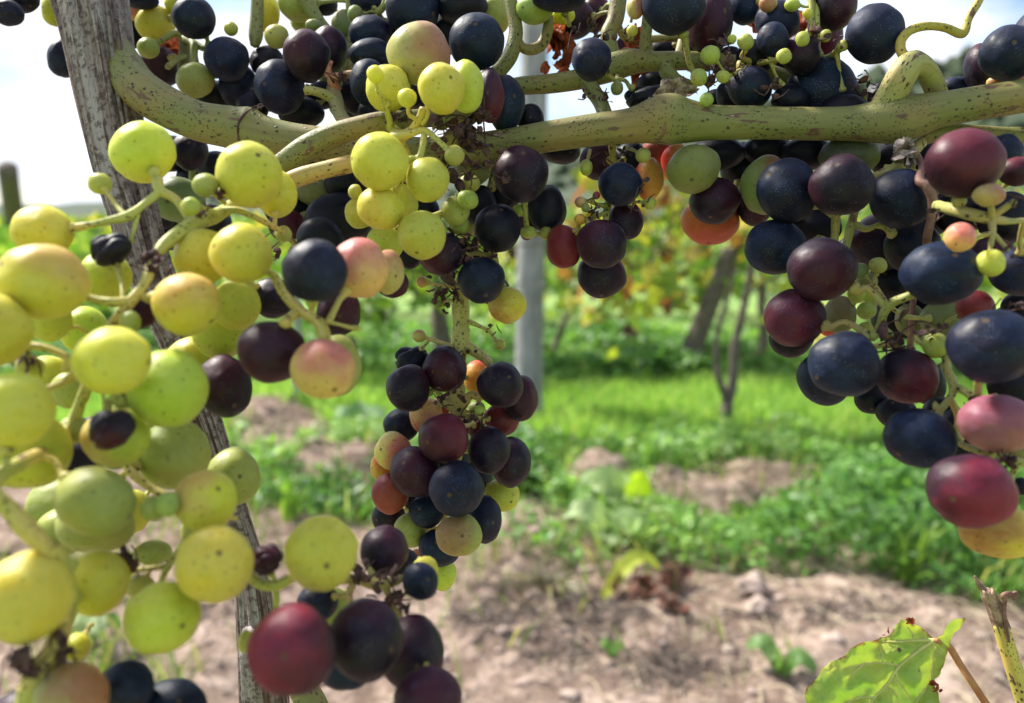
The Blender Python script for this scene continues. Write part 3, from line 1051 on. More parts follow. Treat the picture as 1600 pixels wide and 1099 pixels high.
# loose strips of bark lifting off the trunk
for k, (off, i0, i1, wd) in enumerate([(-.72, 1, 6, 10), (.10, 1, 7, 12), (.66, 2, 8, 9), (-.25, 4, 9, 8), (.45, 0, 5, 8)]):
    acc = Acc()
    pts = []
    for i in range(i0, i1 + 1):
        x, y, z, rr = TR[i]
        pts.append((x + off * rr + 2 * math.sin(i * 1.9 + k), y, z - rr * z / FPX * math.sqrt(max(.05, 1 - off * off)) - .0004, wd * (.4 if i in (i0, i1) else 1) * .42))
    acc.tube(pts, 7, 6)
    acc.build('bark_strip', M_BARK, vine)
acc = Acc()
for k in range(46):                                   # frayed fibres at the head of the cane and along the edge
    x, y = RNG.choice([(188 + RNG.gauss(0, 8), RNG.uniform(20, 90)), (RNG.uniform(166, 205), RNG.uniform(150, 330))])
    if y > 100: x = np.interp(y, [p[1] for p in TR], [p[0] + p[3] * .95 for p in TR])
    p0 = P(x, y, .276)
    d = np.array((RNG.gauss(.3, .6), RNG.gauss(-.3, .5), RNG.gauss(-.2, .6))) * RNG.uniform(.0012, .0042)
    acc.tube_w([p0, p0 + d * .5 + np.array((0, 0, .0004)), p0 + d], [.00009, .00008, .00004], 3, 2, cap=False)
setp(acc.build('bark_fibre', M_FUZZ, vine), kind='stuff')

CANES = []          # sampled for the packing of the grapes


def cane(name, pts, col, sides=20, n=8, knots=(), mat=None):
    acc = Acc()
    q = np.array([[*P(*p[:3]), p[3] * p[2] / FPX] for p in pts])
    for s in catmull(q, 5):
        CANES.append(s)
    ph = RNG.uniform(0, 6)
    acc.tube(pts, sides, n, lambda a, L: 1 + .022 * np.sin(2 * a + ph + 40 * L) + .018 * np.sin(5 * a - 90 * L + ph) + .012 * np.sin(9 * a + 160 * L))
    o = acc.build(name, mat or M_CANE, vine)
    o.color = (*col, 1)
    return o


CC = (.195, .198, .060)
CG = (.185, .195, .055)
cane('cane', [(150, 30, .292, 20), (182, 88, .282, 30), (222, 143, .271, 32), (300, 186, .266, 30), (362, 200, .264, 32), (386, 205, .264, 36), (410, 212, .263, 31), (450, 219, .262, 28), (520, 228, .261, 27),
              (600, 238, .261, 26), (690, 238, .262, 24), (780, 226, .262, 23), (850, 214, .260, 24), (920, 204, .258, 25), (985, 197, .256, 27), (1022, 190, .255, 35), (1046, 187, .255, 39), (1074, 190, .255, 33), (1115, 192, .254, 26),
              (1180, 192, .252, 25), (1260, 193, .250, 25), (1330, 193, .248, 27), (1372, 190, .246, 34), (1400, 186, .245, 40), (1428, 182, .244, 35), (1470, 172, .242, 28), (1530, 161, .240, 27), (1600, 150, .238, 26), (1700, 132, .236, 26), (1900, 110, .234, 25)], CC, 32, 10)
cane('cane', [(408, 276, .244, 14), (440, 258, .243, 18), (480, 232, .242, 21), (520, 212, .241, 19), (560, 199, .241, 17), (600, 190, .242, 16), (650, 186, .246, 15), (710, 180, .256, 14), (740, 160, .265, 13), (800, 137, .272, 14),
              (860, 131, .272, 15), (905, 124, .272, 16), (950, 108, .272, 21), (985, 97, .272, 20), (1020, 96, .272, 15), (1090, 95, .272, 14), (1150, 100, .272, 13), (1195, 113, .271, 14), (1245, 131, .270, 15), (1300, 150, .268, 15)], CG, 22, 8)
cane('cane', [(440, 288, .238, 13), (470, 276, .236, 14), (505, 266, .236, 13), (540, 258, .237, 14), (570, 252, .240, 12)], (.44, .36, .11), 18, 8)
cane('shoot', [(912, 122, .271, 14), (925, 140, .270, 13), (938, 160, .268, 12), (948, 185, .264, 12)], CG, 14)
cane('shoot', [(962, 108, .272, 13), (955, 75, .273, 11), (950, 55, .274, 12), (962, 28, .275, 13), (968, -20, .276, 13)], CG, 14)
cane('shoot', [(1010, 95, .272, 9), (1008, 70, .272, 9), (1012, 30, .272, 9), (1016, -15, .272, 9)], CG, 12)
cane('shoot', [(1060, 94, .273, 9), (1064, 75, .276, 8), (1070, 50, .28, 8)], CG, 12)
cane('shoot', [(1040, 100, .272, 14), (1045, 115, .270, 13), (1060, 126, .268, 9), (1085, 134, .268, 6)], CG, 12)
cane('shoot', [(792, -30, .275, 9), (800, 10, .274, 10), (806, 50, .273, 11), (798, 85, .272, 12), (782, 108, .272, 12), (765, 124, .272, 12)], CG, 14)
cane('shoot', [(858, 26, .276, 7), (855, 50, .275, 9), (846, 70, .275, 9), (830, 78, .274, 9), (815, 74, .273, 8), (805, 60, .273, 9)], CG, 14)
cane('shoot', [(403, -20, .300, 9), (402, 20, .300, 10), (400, 55, .300, 11), (398, 72, .300, 7)], (.20, .20, .07), 12)
cane('shoot', [(468, -20, .30, 11), (486, 15, .299, 11), (505, 40, .298, 8), (525, 62, .298, 8), (545, 90, .30, 6)], CG, 12)
cane('shoot', [(283, -20, .31, 8), (289, 60, .31, 9), (286, 110, .31, 9)], (.16, .15, .06), 12)
cane('shoot', [(545, 198, .262, 11), (532, 180, .270, 11), (525, 158, .276, 12), (520, 138, .28, 10)], (.28, .27, .10), 14)
cane('shoot', [(528, 158, .276, 9), (508, 148, .274, 8), (490, 142, .272, 7), (478, 140, .272, 9)], (.30, .33, .10), 12)
cane('shoot', [(526, 142, .279, 9), (520, 125, .277, 9), (534, 118, .276, 6), (556, 114, .275, 5)], (.38, .22, .10), 10)
cane('shoot', [(512, 120, .277, 7), (514, 106, .276, 4), (518, 96, .276, 3)], (.40, .20, .12), 10)
cane('shoot', [(1372, 180, .246, 20), (1392, 150, .243, 22), (1408, 120, .240, 22), (1424, 100, .240, 20), (1442, 104, .243, 17), (1456, 126, .247, 17), (1466, 150, .250, 16)], (.36, .34, .12), 22, 8)
cane('shoot', [(1700, 200, .250, 14), (1640, 206, .250, 14), (1585, 213, .250, 14), (1530, 208, .249, 12), (1480, 206, .249, 12), (1440, 215, .249, 13)], CG, 14)
cane('tendril', [(1420, 96, .240, 9), (1408, 80, .241, 8), (1409, 62, .242, 7.5), (1424, 47, .243, 7), (1450, 41, .244, 6.5), (1478, 44, .245, 6.5), (1500, 53, .246, 7), (1508, 48, .246, 6.5), (1513, 30, .247, 6), (1527, 6, .248, 6), (1540, -20, .249, 6)], (.42, .34, .06), 12, 8)
o = cane('tendril', [(1428, 238, .238, 7), (1440, 258, .234, 5), (1436, 282, .230, 7), (1448, 292, .228, 8), (1457, 312, .228, 8), (1455, 340, .229, 7), (1449, 370, .231, 7), (1446, 398, .235, 6), (1432, 440, .245, 5), (1426, 480, .246, 5), (1422, 545, .247, 5)], (.3, .1, .07), 10, 8, mat=M_TEND)
for (x, y, z, rr, tilt) in [(386, 205, .264, 36, .30), (1388, 187, .2455, 37.5, .02), (1032, 192, .2549, 33.5, .1)]:
    acc = Acc()
    c, R0 = P(x, y, z), rr * z / FPX
    ax1 = UP * math.cos(tilt) + RIGHT * math.sin(tilt)
    acc.tube_w([c + (ax1 * math.cos(a) + FWD * math.sin(a)) * R0 * (.985 + .012 * math.sin(5 * a)) + RIGHT * .0006 * math.sin(3 * a + x) for a in np.linspace(0, 2 * math.pi, 33)],
               [.00016 + .00030 * abs(math.sin(2.3 * a + x)) for a in np.linspace(0, 2 * math.pi, 33)], 6, 2)
    acc.build('node_ring', M_REM if x < 1000 else M_TEND, vine)
# pale torn bud scales on the node
acc = Acc()
for k in range(16):
    acc.flake(P(1416 + RNG.gauss(0, 13), 240 + RNG.gauss(0, 7), .236 + RNG.uniform(-.002, .003)), RNG.uniform(.002, .0042), RNG, .8)
acc.build('bud_scale', M_PALE, vine)
acc = Acc()
for k in range(18):
    acc.flake(P(1055 + RNG.gauss(0, 14), 146 + RNG.gauss(0, 8), .262 + RNG.uniform(-.003, .004)), RNG.uniform(.002, .004), RNG, .8)
acc.build('bud_scale', M_PALE, vine)
# the short green stub low beside the trunk
cane('shoot', [(452, 1062, .245, 10), (470, 1075, .243, 20), (485, 1100, .242, 24), (500, 1140, .242, 24)], CG, 16)
# withered leaf scraps caught behind the canes
for (x, y, z, n, s, sp) in [(868, 62, .285, 14, .0055, 12), (878, 92, .285, 9, .004, 9), (1002, 118, .285, 6, .004, 8), (988, 66, .285, 8, .004, 10), (268, 78, .33, 7, .006, 9), (1183, 42, .29, 5, .004, 6), (1255, 36, .29, 6, .005, 9)]:
    acc = Acc()
    for k in range(n):
        acc.flake(P(x + RNG.gauss(0, sp), y + RNG.gauss(0, sp * 1.1), z + RNG.uniform(-.004, .004)), s * RNG.uniform(.6, 1.2), RNG, .9)
    setp(acc.build('withered_leaf', M_RUST, vine), 'rust red withered leaf scrap' if x != 268 else 'red leaf scrap')

# ================================================================== GRAPES
# class: skin colour, flush colour, film (bloom) colour, flush level, bloom, specks, dust, translucency
CLS = {
    'Y': ((.54, .51, .046), (.60, .49, .075), (.60, .61, .20), .5, .35, .8, .0, .9),
    'y': ((.43, .46, .055), (.48, .45, .075), (.50, .53, .18), .5, .3, .9, .0, .9),
    'g': ((.17, .21, .05), (.17, .18, .05), (.20, .22, .12), .5, .2, .8, .1, .6),  # green skin, colour darkened to stand for the cane's shadow
    'p': ((.38, .17, .13), (.27, .06, .085), (.30, .15, .24), 1.0, .4, .3, .4, .5),
    'q': ((.42, .075, .045), (.58, .24, .07), (.34, .14, .10), .9, .15, .4, .1, .7),
    'G': ((.29, .33, .075), (.34, .35, .09), (.36, .39, .20), .5, .22, .8, .1, .7),  # shade is put into this darker green; unripe berries share it
    'H': ((.17, .21, .065), (.20, .17, .08), (.20, .22, .14), .6, .3, .5, .2, .5),
    'S': ((.62, .46, .14), (.52, .15, .13), (.60, .36, .28), 1.0, .28, .8, .0, .7),
    'B': ((.42, .36, .12), (.34, .13, .09), (.42, .34, .26), .9, .25, .8, .1, .6),
    'O': ((.60, .34, .07), (.50, .05, .03), (.5, .25, .15), 1.0, .1, .5, .1, .7),  # orange red skin, with the glow of backlight put into the colour
    'c': ((.026, .005, .012), (.22, .018, .040), (.050, .028, .060), 1.0, .35, .2, .3, .25),
    'R': ((.16, .016, .024), (.34, .07, .04), (.16, .06, .09), .8, .25, .3, .4, .45),
    'r': ((.030, .005, .012), (.13, .012, .026), (.046, .024, .050), .9, .4, .2, .4, .25),
    'P': ((.008, .004, .011), (.055, .007, .016), (.024, .016, .046), .95, .45, .15, 1.0, .10),
    'K': ((.003, .005, .012), (.014, .004, .013), (.011, .025, .070), .6, .75, .1, .9, .0),
    'D': ((.003, .004, .008), (.012, .005, .009), (.005, .010, .027), .6, .6, .1, .4, .0),
}
WORD = {'S': 'yellow grape with a pink flush', 'B': 'brownish pink grape', 'O': 'orange red grape with backlit glow in its colour', 'R': 'red grape', 'r': 'dark red grape'}

GR, STEMS, NAMES = {}, {}, {}


def bunch(key, label, attach, grapes, stems, col, debris=()):
    GR[key], STEMS[key], NAMES[key] = grapes, stems, (label, attach, col, debris)


# grape: (x, y, rx, ry, depth, class [, tilt])
bunch('A', 'large bunch of yellow green grapes nearest the lens, in front of the old trunk', (300, 300, .215), [
    (224, 238, 49, 48, .205, 'Y'), (66, 441, 68, 58, .166, 'Y', 0, (.5, .9, .0), 'S'), (66, 361, 46, 40, .186, 'Y'), (389, 273, 50, 50, .200, 'Y'), (432, 303, 31, 36, .214, 'Y'),
    (377, 397, 47, 47, .184, 'Y'), (316, 401, 43, 43, .196, 'Y'), (292, 476, 51, 50, .178, 'Y', 0, (.1, .9, .3), 'S'), (369, 477, 38, 40, .202, 'y'), (343, 522, 41, 38, .212, 'y'),
    (175, 564, 58, 54, .160, 'Y'), (-16, 517, 59, 57, .160, 'Y'), (20, 642, 58, 58, .153, 'Y'), (42, 706, 66, 58, .172, 'y'), (262, 607, 61, 62, .174, 'y'),
    (181, 684, 50, 47, .176, 'y', 0, (-.9, .2, .3), 'S'), (273, 711, 54, 55, .192, 'G'), (364, 745, 41, 45, .208, 'G'), (321, 783, 48, 49, .168, 'Y', 0, (-.7, .7, .2), 'S'), (150, 783, 60, 54, .164, 'G'), (150, 822, 58, 42, .186, 'G'),
    (335, 882, 60, 60, .158, 'Y'), (502, 865, 56, 59, .165, 'Y'), (43, 934, 66, 72, .148, 'Y'), (150, 911, 49, 51, .166, 'Y'), (253, 966, 57, 54, .160, 'Y'), (165, 431, 39, 38, .202, 'y'),
    (100, 830, 40, 38, .200, 'G'), (75, 500, 34, 34, .192, 'y'), (110, 610, 30, 28, .20, 'G'),
    (92, 790, 48, 42, .204, 'G'), (214, 648, 40, 40, .218, 'G'), (300, 566, 40, 40, .222, 'y'), (70, 596, 42, 40, .205, 'y'), (132, 516, 36, 36, .208, 'y'), (318, 830, 34, 32, .20, 'G'), (205, 800, 30, 34, .205, 'y'),
    (156, 287, 18, 17, .196, 'G'), (298, 323, 15, 15, .190, 'G'), (321, 290, 20, 19, .196, 'G'), (203, 503, 16, 18, .176, 'G'), (47, 573, 22, 18, .176, 'G'), (117, 672, 26, 22, .178, 'G'),
    (120, 1011, 21, 21, .168, 'y'), (240, 795, 20, 20, .166, 'G'), (262, 788, 18, 20, .164, 'G'), (384, 1003, 12, 18, .19, 'G'), (240, 864, 28, 20, .19, 'G'), (220, 918, 22, 18, .185, 'G'), (443, 366, 13, 13, .215, 'G'),
    (172, 390, 33, 27, .186, 'Dw'), (174, 671, 37, 32, .166, 'Pw'), (219, 491, 23, 24, .184, 'P'), (415, 875, 29, 24, .176, 'Pw'),
    (351, 604, 41, 50, .205, 'P', 10), (425, 550, 53, 49, .186, 'r'), (505, 577, 50, 48, .176, 'S', 0, (.35, .9, .3)), (527, 572, 37, 48, .196, 'G'), (492, 424, 50, 49, .180, 'K'),
    (560, 420, 46, 47, .194, 'S', 0, (-.3, .9, .3)), (606, 425, 25, 34, .212, 'B'), (613, 442, 25, 25, .226, 'P'), (529, 490, 34, 36, .208, 'P'), (425, 466, 34, 32, .216, 'P'),
    (108, 728, 48, 42, .21, 'P'), (150, 690, 40, 40, .215, 'P'), (225, 690, 34, 30, .224, 'D'),
], [
    [(430, 250, .236, 9), (400, 290, .226, 12), (350, 330, .208, 15), (300, 352, .196, 18), (262, 378, .190, 15), (240, 405, .186, 12), (228, 440, .182, 12), (205, 470, .178, 12), (180, 500, .178, 11)],
    [(300, 345, .197, 10), (275, 312, .198, 10), (250, 298, .198, 11), (246, 280, .200, 13)],
    [(250, 300, .198, 9), (222, 322, .194, 9), (200, 338, .190, 11), (170, 345, .188, 9), (140, 352, .186, 8), (112, 356, .186, 9)],
    [(196, 338, .190, 7), (182, 322, .192, 5), (165, 298, .194, 5)], [(215, 336, .192, 6), (209, 360, .190, 4), (205, 375, .190, 4)],
    [(345, 328, .206, 7), (375, 330, .206, 8), (410, 345, .208, 7), (440, 362, .212, 6)], [(310, 322, .196, 5), (345, 335, .200, 5)], [(330, 300, .200, 5), (352, 318, .204, 5)],
    [(205, 470, .178, 10), (175, 472, .176, 10), (150, 468, .176, 9), (125, 462, .176, 7)], [(192, 470, .177, 5), (190, 445, .180, 4.5), (183, 418, .186, 5)],
    [(360, 420, .206, 14), (420, 425, .196, 10), (445, 462, .190, 11), (475, 490, .186, 12), (498, 505, .184, 12), (505, 530, .182, 11)],
    [(470, 486, .187, 10), (450, 500, .184, 10), (441, 515, .184, 12)], [(495, 500, .185, 5), (525, 506, .184, 4), (548, 512, .184, 5), (562, 513, .184, 7)],
    [(180, 500, .180, 12), (150, 560, .176, 10), (110, 592, .168, 8), (75, 608, .164, 8)], [(40, 540, .172, 9), (75, 545, .172, 8), (105, 560, .172, 9), (100, 580, .172, 7)],
    [(180, 560, .19, 11), (190, 640, .19, 11), (196, 720, .186, 11), (225, 755, .182, 10), (262, 778, .180, 10), (300, 800, .18, 9)], [(160, 612, .172, 4), (165, 640, .170, 5)],
    [(300, 800, .18, 9), (285, 850, .176, 8), (262, 885, .174, 8), (250, 915, .172, 7)], [(262, 885, .174, 6), (220, 890, .176, 6), (198, 895, .176, 8)],
    [(300, 800, .18, 8), (350, 850, .182, 9), (395, 905, .180, 12), (430, 915, .178, 13), (460, 900, .178, 11)], [(430, 915, .18, 8), (432, 945, .18, 7), (425, 975, .18, 5)],
    [(150, 560, .18, 10), (100, 680, .176, 14), (-10, 752, .148, 20), (20, 800, .147, 22), (60, 845, .148, 23), (95, 880, .152, 20), (110, 940, .158, 17), (90, 1000, .152, 22), (55, 1060, .150, 26), (40, 1120, .15, 28)],
], (.44, .45, .10), [(40, 1040, .146, 15, .004), (95, 1010, .150, 8, .003), (200, 880, .172, 8, .003), (240, 408, .184, 12, .003), (315, 330, .193, 6, .002), (340, 300, .196, 6, .002), (35, 570, .174, 8, .003)])

bunch('B', 'compact bunch of yellow grapes at top centre with dried purple flower remains', (640, 215, .240), [
    (655, 85, 49, 49, .242, 'B', 0, (.95, .1, .2)), (606, 139, 34, 36, .236, 'Y'), (690, 138, 36, 40, .216, 'Y', 12), (728, 136, 28, 42, .226, 'y'), (586, 116, 13, 14, .222, 'y'), (636, 153, 15, 15, .218, 'y'),
    (593, 252, 44, 44, .216, 'Y'), (668, 281, 34, 35, .222, 'y'), (710, 243, 16, 16, .222, 'G'), (595, 326, 37, 34, .222, 'Y'), (627, 320, 26, 32, .236, 'y'), (563, 333, 24, 25, .236, 'y'), (555, 300, 11, 12, .23, 'G'),
    (659, 368, 38, 38, .220, 'y'), (601, 381, 30, 27, .238, 'y'), (712, 218, 20, 18, .240, 'G'), (690, 190, 14, 14, .24, 'G'), (608, 300, 20, 20, .245, 'G'),
    (731, 312, 17, 15, .244, 'G'), (712, 330, 22, 24, .25, 'G'), (733, 287, 18, 14, .25, 'G'), (718, 352, 16, 16, .252, 'G'),
], [
    [(605, 190, .243, 10), (625, 212, .236, 11), (642, 205, .230, 9), (655, 188, .226, 8), (662, 170, .224, 8)], [(612, 214, .232, 8), (640, 210, .228, 7), (664, 204, .226, 6), (690, 225, .223, 5), (700, 236, .222, 5)],
    [(663, 210, .226, 6), (660, 230, .224, 6), (655, 250, .223, 7)], [(656, 190, .226, 5), (640, 180, .224, 3.5), (638, 168, .222, 4)], [(660, 195, .226, 4), (668, 180, .224, 4), (668, 168, .224, 4)],
    [(622, 214, .236, 10), (640, 260, .240, 9), (632, 310, .242, 9), (640, 345, .240, 8), (700, 330, .25, 7), (722, 300, .25, 7)], [(590, 140, .226, 5), (596, 152, .228, 4), (602, 165, .232, 5), (612, 200, .238, 6)],
], (.44, .46, .10), [(690, 205, .236, 16, .004), (735, 200, .238, 20, .0045), (756, 248, .236, 22, .0034), (620, 180, .236, 8, .003), (745, 178, .236, 8, .003), (700, 270, .246, 16, .004), (632, 290, .236, 5, .002), (722, 380, .25, 12, .003), (712, 405, .25, 14, .003)])

bunch('C', 'central hanging bunch of purple and reddish grapes on a speckled stalk', (722, 420, .282), [
    (695, 577, 34, 36, .270, 'P'), (643, 563, 27, 23, .280, 'Dw'), (638, 607, 34, 37, .268, 'P'), (782, 602, 36, 36, .268, 'P'), (813, 623, 28, 36, .280, 'P'), (666, 650, 26, 28, .280, 'S', 0, (0, -.6, .2)), (745, 590, 22, 27, .288, 'O'),
    (693, 685, 39, 39, .260, 'r'), (628, 664, 29, 27, .282, 'K'), (764, 704, 33, 38, .266, 'P'), (798, 722, 32, 40, .278, 'P'), (785, 655, 27, 27, .288, 'R'), (755, 665, 26, 26, .292, 'r'), (615, 706, 29, 31, .266, 'S', 20, (.7, -.3, .4)), (599, 730, 20, 24, .282, 'O'),
    (649, 737, 39, 41, .260, 'P'), (610, 771, 29, 33, .270, 'R'), (714, 764, 43, 43, .252, 'K'), (757, 812, 27, 38, .270, 'K'), (784, 774, 28, 26, .288, 'y'), (607, 808, 26, 25, .282, 'P'), (667, 799, 28, 27, .268, 'K'), (641, 828, 25, 28, .272, 'G'),
    (717, 836, 36, 33, .256, 'G', 0, (-.6, .2, .5), 'B'), (687, 856, 33, 30, .268, 'K'), (692, 897, 21, 27, .276, 'y'), (655, 878, 20, 20, .280, 'S'), (745, 640, 14, 14, .285, 'H'), (750, 641, 9, 9, .268, 'G'), (700, 720, 36, 36, .292, 'D'), (735, 745, 34, 34, .294, 'D'), (655, 770, 30, 30, .292, 'D'), (700, 640, 26, 26, .296, 'R'),
    (655, 525, 11, 10, .276, 'B'), (660, 441, 9, 9, .276, 'B'), (685, 475, 7, 7, .276, 'H'), (781, 538, 9, 9, .280, 'G'),
], [
    [(750, 395, .275, 8), (733, 420, .278, 10), (722, 450, .280, 14), (720, 490, .280, 13.5), (719, 530, .279, 14), (714, 570, .280, 14), (712, 620, .280, 14), (716, 655, .282, 13), (712, 720, .282, 9), (695, 800, .280, 6), (690, 860, .279, 4)],
    [(722, 536, .279, 9), (740, 548, .280, 9), (758, 560, .280, 8), (764, 568, .276, 6)], [(716, 545, .279, 5), (695, 538, .277, 4), (672, 530, .276, 3.5)], [(724, 500, .279, 5), (745, 508, .279, 3.5), (765, 518, .280, 2.5), (775, 533, .280, 2.5)],
    [(718, 470, .279, 3), (700, 470, .277, 2), (690, 474, .276, 2)], [(716, 448, .279, 3.5), (695, 447, .277, 3), (672, 443, .276, 2.5)], [(716, 640, .281, 9), (735, 618, .276, 7), (752, 622, .274, 6)], [(714, 640, .281, 8), (695, 628, .278, 7), (690, 620, .276, 6)],
    [(718, 655, .280, 8), (735, 652, .276, 6), (752, 648, .272, 5)],
], (.50, .46, .16), [(708, 455, .276, 18, .0028), (690, 460, .276, 9, .0022), (688, 622, .266, 14, .0026), (728, 652, .270, 14, .0026), (762, 515, .279, 7, .0016), (728, 545, .274, 5, .0016), (750, 655, .270, 6, .0018), (690, 660, .27, 4, .001)])

bunch('D', 'bottom bunch of purple grapes below the yellow grapes, beside the dark trunk foot', (570, 900, .19), [
    (457, 1016, 67, 70, .152, 'c', 0, (-.5, .35, .7)), (572, 1000, 58, 64, .166, 'P'), (541, 1038, 44, 38, .186, 'K'), (643, 1020, 51, 57, .180, 'P'), (668, 1092, 53, 48, .164, 'P'), (497, 940, 31, 30, .192, 'K'), (521, 952, 27, 32, .204, 'G'),
    (600, 861, 37, 40, .196, 'P'), (626, 880, 30, 25, .212, 'D'), (657, 908, 28, 30, .186, 'K'), (664, 892, 21, 22, .200, 'y'),
], [
    [(470, 900, .180, 12), (520, 905, .186, 10), (555, 905, .190, 9), (585, 912, .190, 11), (615, 910, .190, 9), (640, 898, .190, 5)], [(585, 912, .190, 8), (578, 885, .192, 6), (582, 878, .193, 6)], [(555, 905, .190, 7), (545, 930, .188, 7), (550, 950, .184, 7)],
    [(600, 912, .190, 7), (612, 940, .190, 6), (620, 960, .188, 6)],
], (.40, .38, .12), [(560, 890, .188, 9, .0026), (615, 930, .188, 14, .0028), (590, 905, .186, 7, .002), (628, 950, .184, 5, .002)])

bunch('L', 'bunch with one pinkish grape and dark grapes cut by the bottom left corner', (70, 1130, .17), [
    (112, 1087, 55, 50, .150, 'B', 0, (.8, .2, .4), 'R'), (196, 1076, 43, 42, .164, 'K'), (267, 1107, 55, 44, .164, 'K'), (30, 1120, 50, 40, .16, 'P'), (165, 1140, 45, 45, .17, 'P'),
], [[(45, 1060, .156, 12), (80, 1090, .17, 9), (150, 1120, .176, 8), (230, 1130, .176, 7)]], (.30, .27, .10), [(98, 1035, .152, 5, .002)])

bunch('E', 'dark bunch behind the cane next to the trunk top, mixed with few green grapes', (300, -20, .31), [
    (84, 16, 17, 25, .316, 'y'), (98, 92, 22, 29, .320, 'K'), (243, 37, 30, 28, .312, 'y'), (213, 14, 26, 19, .320, 'S'), (303, 28, 33, 31, .294, 'K'), (222, 2, 26, 12, .310, 'K'), (209, 48, 20, 28, .33, 'D'), (232, 75, 17, 16, .304, 'G'), (305, 125, 29, 26, .300, 'G'), (354, 92, 34, 34, .296, 'K'),
    (372, 135, 30, 36, .306, 'K'), (249, 105, 35, 30, .322, 'P'), (334, 152, 32, 25, .31, 'D'), (361, 45, 11, 11, .296, 'G'), (415, 18, 21, 30, .312, 'Y'), (275, 5, 18, 16, .315, 'y'), (297, 237, 28, 30, .30, 'P'), (278, 312, 42, 36, .306, 'Hp'), (246, 330, 30, 30, .31, 'D'), (330, 350, 32, 30, .318, 'D'), (338, 262, 30, 26, .318, 'D'), (265, 365, 26, 26, .33, 'D'),
    (268, 240, 26, 28, .326, 'D'), (300, 280, 24, 22, .33, 'D'), (310, 420, 30, 30, .33, 'D'),
], [[(286, -40, .312, 9), (288, 60, .312, 9), (292, 130, .312, 8), (300, 250, .322, 7), (300, 330, .325, 6)], [(288, 62, .31, 6), (275, 52, .308, 6), (262, 58, .306, 6), (246, 68, .305, 5)], [(288, 60, .308, 7), (302, 68, .302, 7), (303, 85, .300, 7), (304, 98, .300, 9)], [(300, 66, .304, 6), (320, 76, .302, 6), (326, 64, .302, 5)],
     [(262, 105, .300, 6), (275, 95, .304, 5), (288, 88, .308, 5)]], (.26, .29, .085))

bunch('J', 'pair of dark grapes cut by the top left corner against the sky', (10, -30, .30), [
    (33, 0, 27, 19, .30, 'D'), (12, 20, 24, 19, .292, 'K'), (-14, -4, 26, 22, .30, 'D')], [[(12, -60, .304, 7), (14, -10, .306, 5)]], (.26, .29, .085))

bunch('F', 'dark bunch at top centre left, tucked behind the forked green shoot', (500, -20, .30), [
    (437, 137, 38, 42, .280, 'K'), (479, 87, 36, 41, .278, 'P'), (514, 76, 29, 35, .292, 'P'), (418, 98, 27, 25, .302, 'D'), (432, 57, 19, 19, .290, 'G'), (466, 6, 31, 27, .300, 'G'), (482, 36, 27, 20, .31, 'G'), (490, 40, 13, 10, .296, 'H'), (578, 53, 34, 28, .286, 'K'), (580, 86, 34, 25, .278, 'K'), (576, 130, 29, 36, .268, 'K'),
    (555, 22, 12, 14, .288, 'H'), (573, 0, 27, 22, .294, 'K'), (645, 14, 42, 42, .284, 'K'), (745, 66, 43, 45, .258, 'K'), (722, 8, 40, 30, .288, 'D'), (770, 24, 28, 32, .290, 'G'), (706, 0, 32, 16, .30, 'G'), (790, 162, 30, 45, .258, 'K'), (764, 150, 24, 42, .254, 'r'), (828, 184, 22, 21, .268, 'D'), (876, 236, 31, 21, .290, 'D'),
    (540, 165, 26, 22, .292, 'D'), (500, 150, 24, 22, .296, 'D'), (600, 178, 40, 30, .280, 'D'), (470, 176, 36, 24, .292, 'D'), (560, 150, 30, 30, .29, 'D'), (395, 165, 24, 26, .296, 'D'), (520, 118, 22, 30, .305, 'H'), (548, 120, 22, 26, .306, 'H'), (700, 50, 40, 34, .29, 'D'), (620, 60, 34, 34, .30, 'D'), (640, 150, 34, 34, .285, 'D'), (720, 165, 34, 34, .275, 'D'), (538, 40, 20, 24, .31, 'H'),
    (510, 8, 18, 16, .31, 'D'),
], [[(545, -40, .306, 8), (548, 60, .308, 8), (540, 130, .304, 7), (580, 150, .302, 6), (660, 120, .30, 6), (740, 110, .296, 6), (760, 40, .296, 5)], [(590, 20, .29, 7), (600, 8, .288, 6), (606, -20, .288, 6)]], (.27, .29, .085), [(400, 180, .262, 8, .0024), (522, 118, .272, 8, .002)])

bunch('M', 'nearly black bunch in shade under the cane, between the yellow bunches', (520, 250, .30), [
    (548, 288, 42, 34, .284, 'D'), (497, 302, 34, 22, .288, 'H'), (530, 345, 52, 44, .276, 'D'), (455, 330, 40, 34, .30, 'D'), (500, 372, 36, 32, .270, 'D'), (448, 352, 28, 26, .290, 'r'), (478, 342, 14, 12, .29, 'G'), (560, 385, 34, 30, .286, 'D'), (600, 290, 36, 32, .284, 'D'), (480, 262, 30, 24, .296, 'D'), (650, 330, 36, 32, .276, 'D'), (640, 400, 20, 20, .28, 'D'),
    (470, 400, 20, 22, .296, 'H'), (540, 400, 26, 26, .296, 'D'),
], [[(520, 225, .300, 8), (525, 290, .306, 8), (520, 350, .300, 7), (500, 390, .294, 6)], [(430, 365, .25, 5), (455, 375, .26, 5), (470, 395, .27, 5)]], (.25, .27, .08), [(420, 385, .23, 9, .003), (590, 350, .262, 5, .002)])

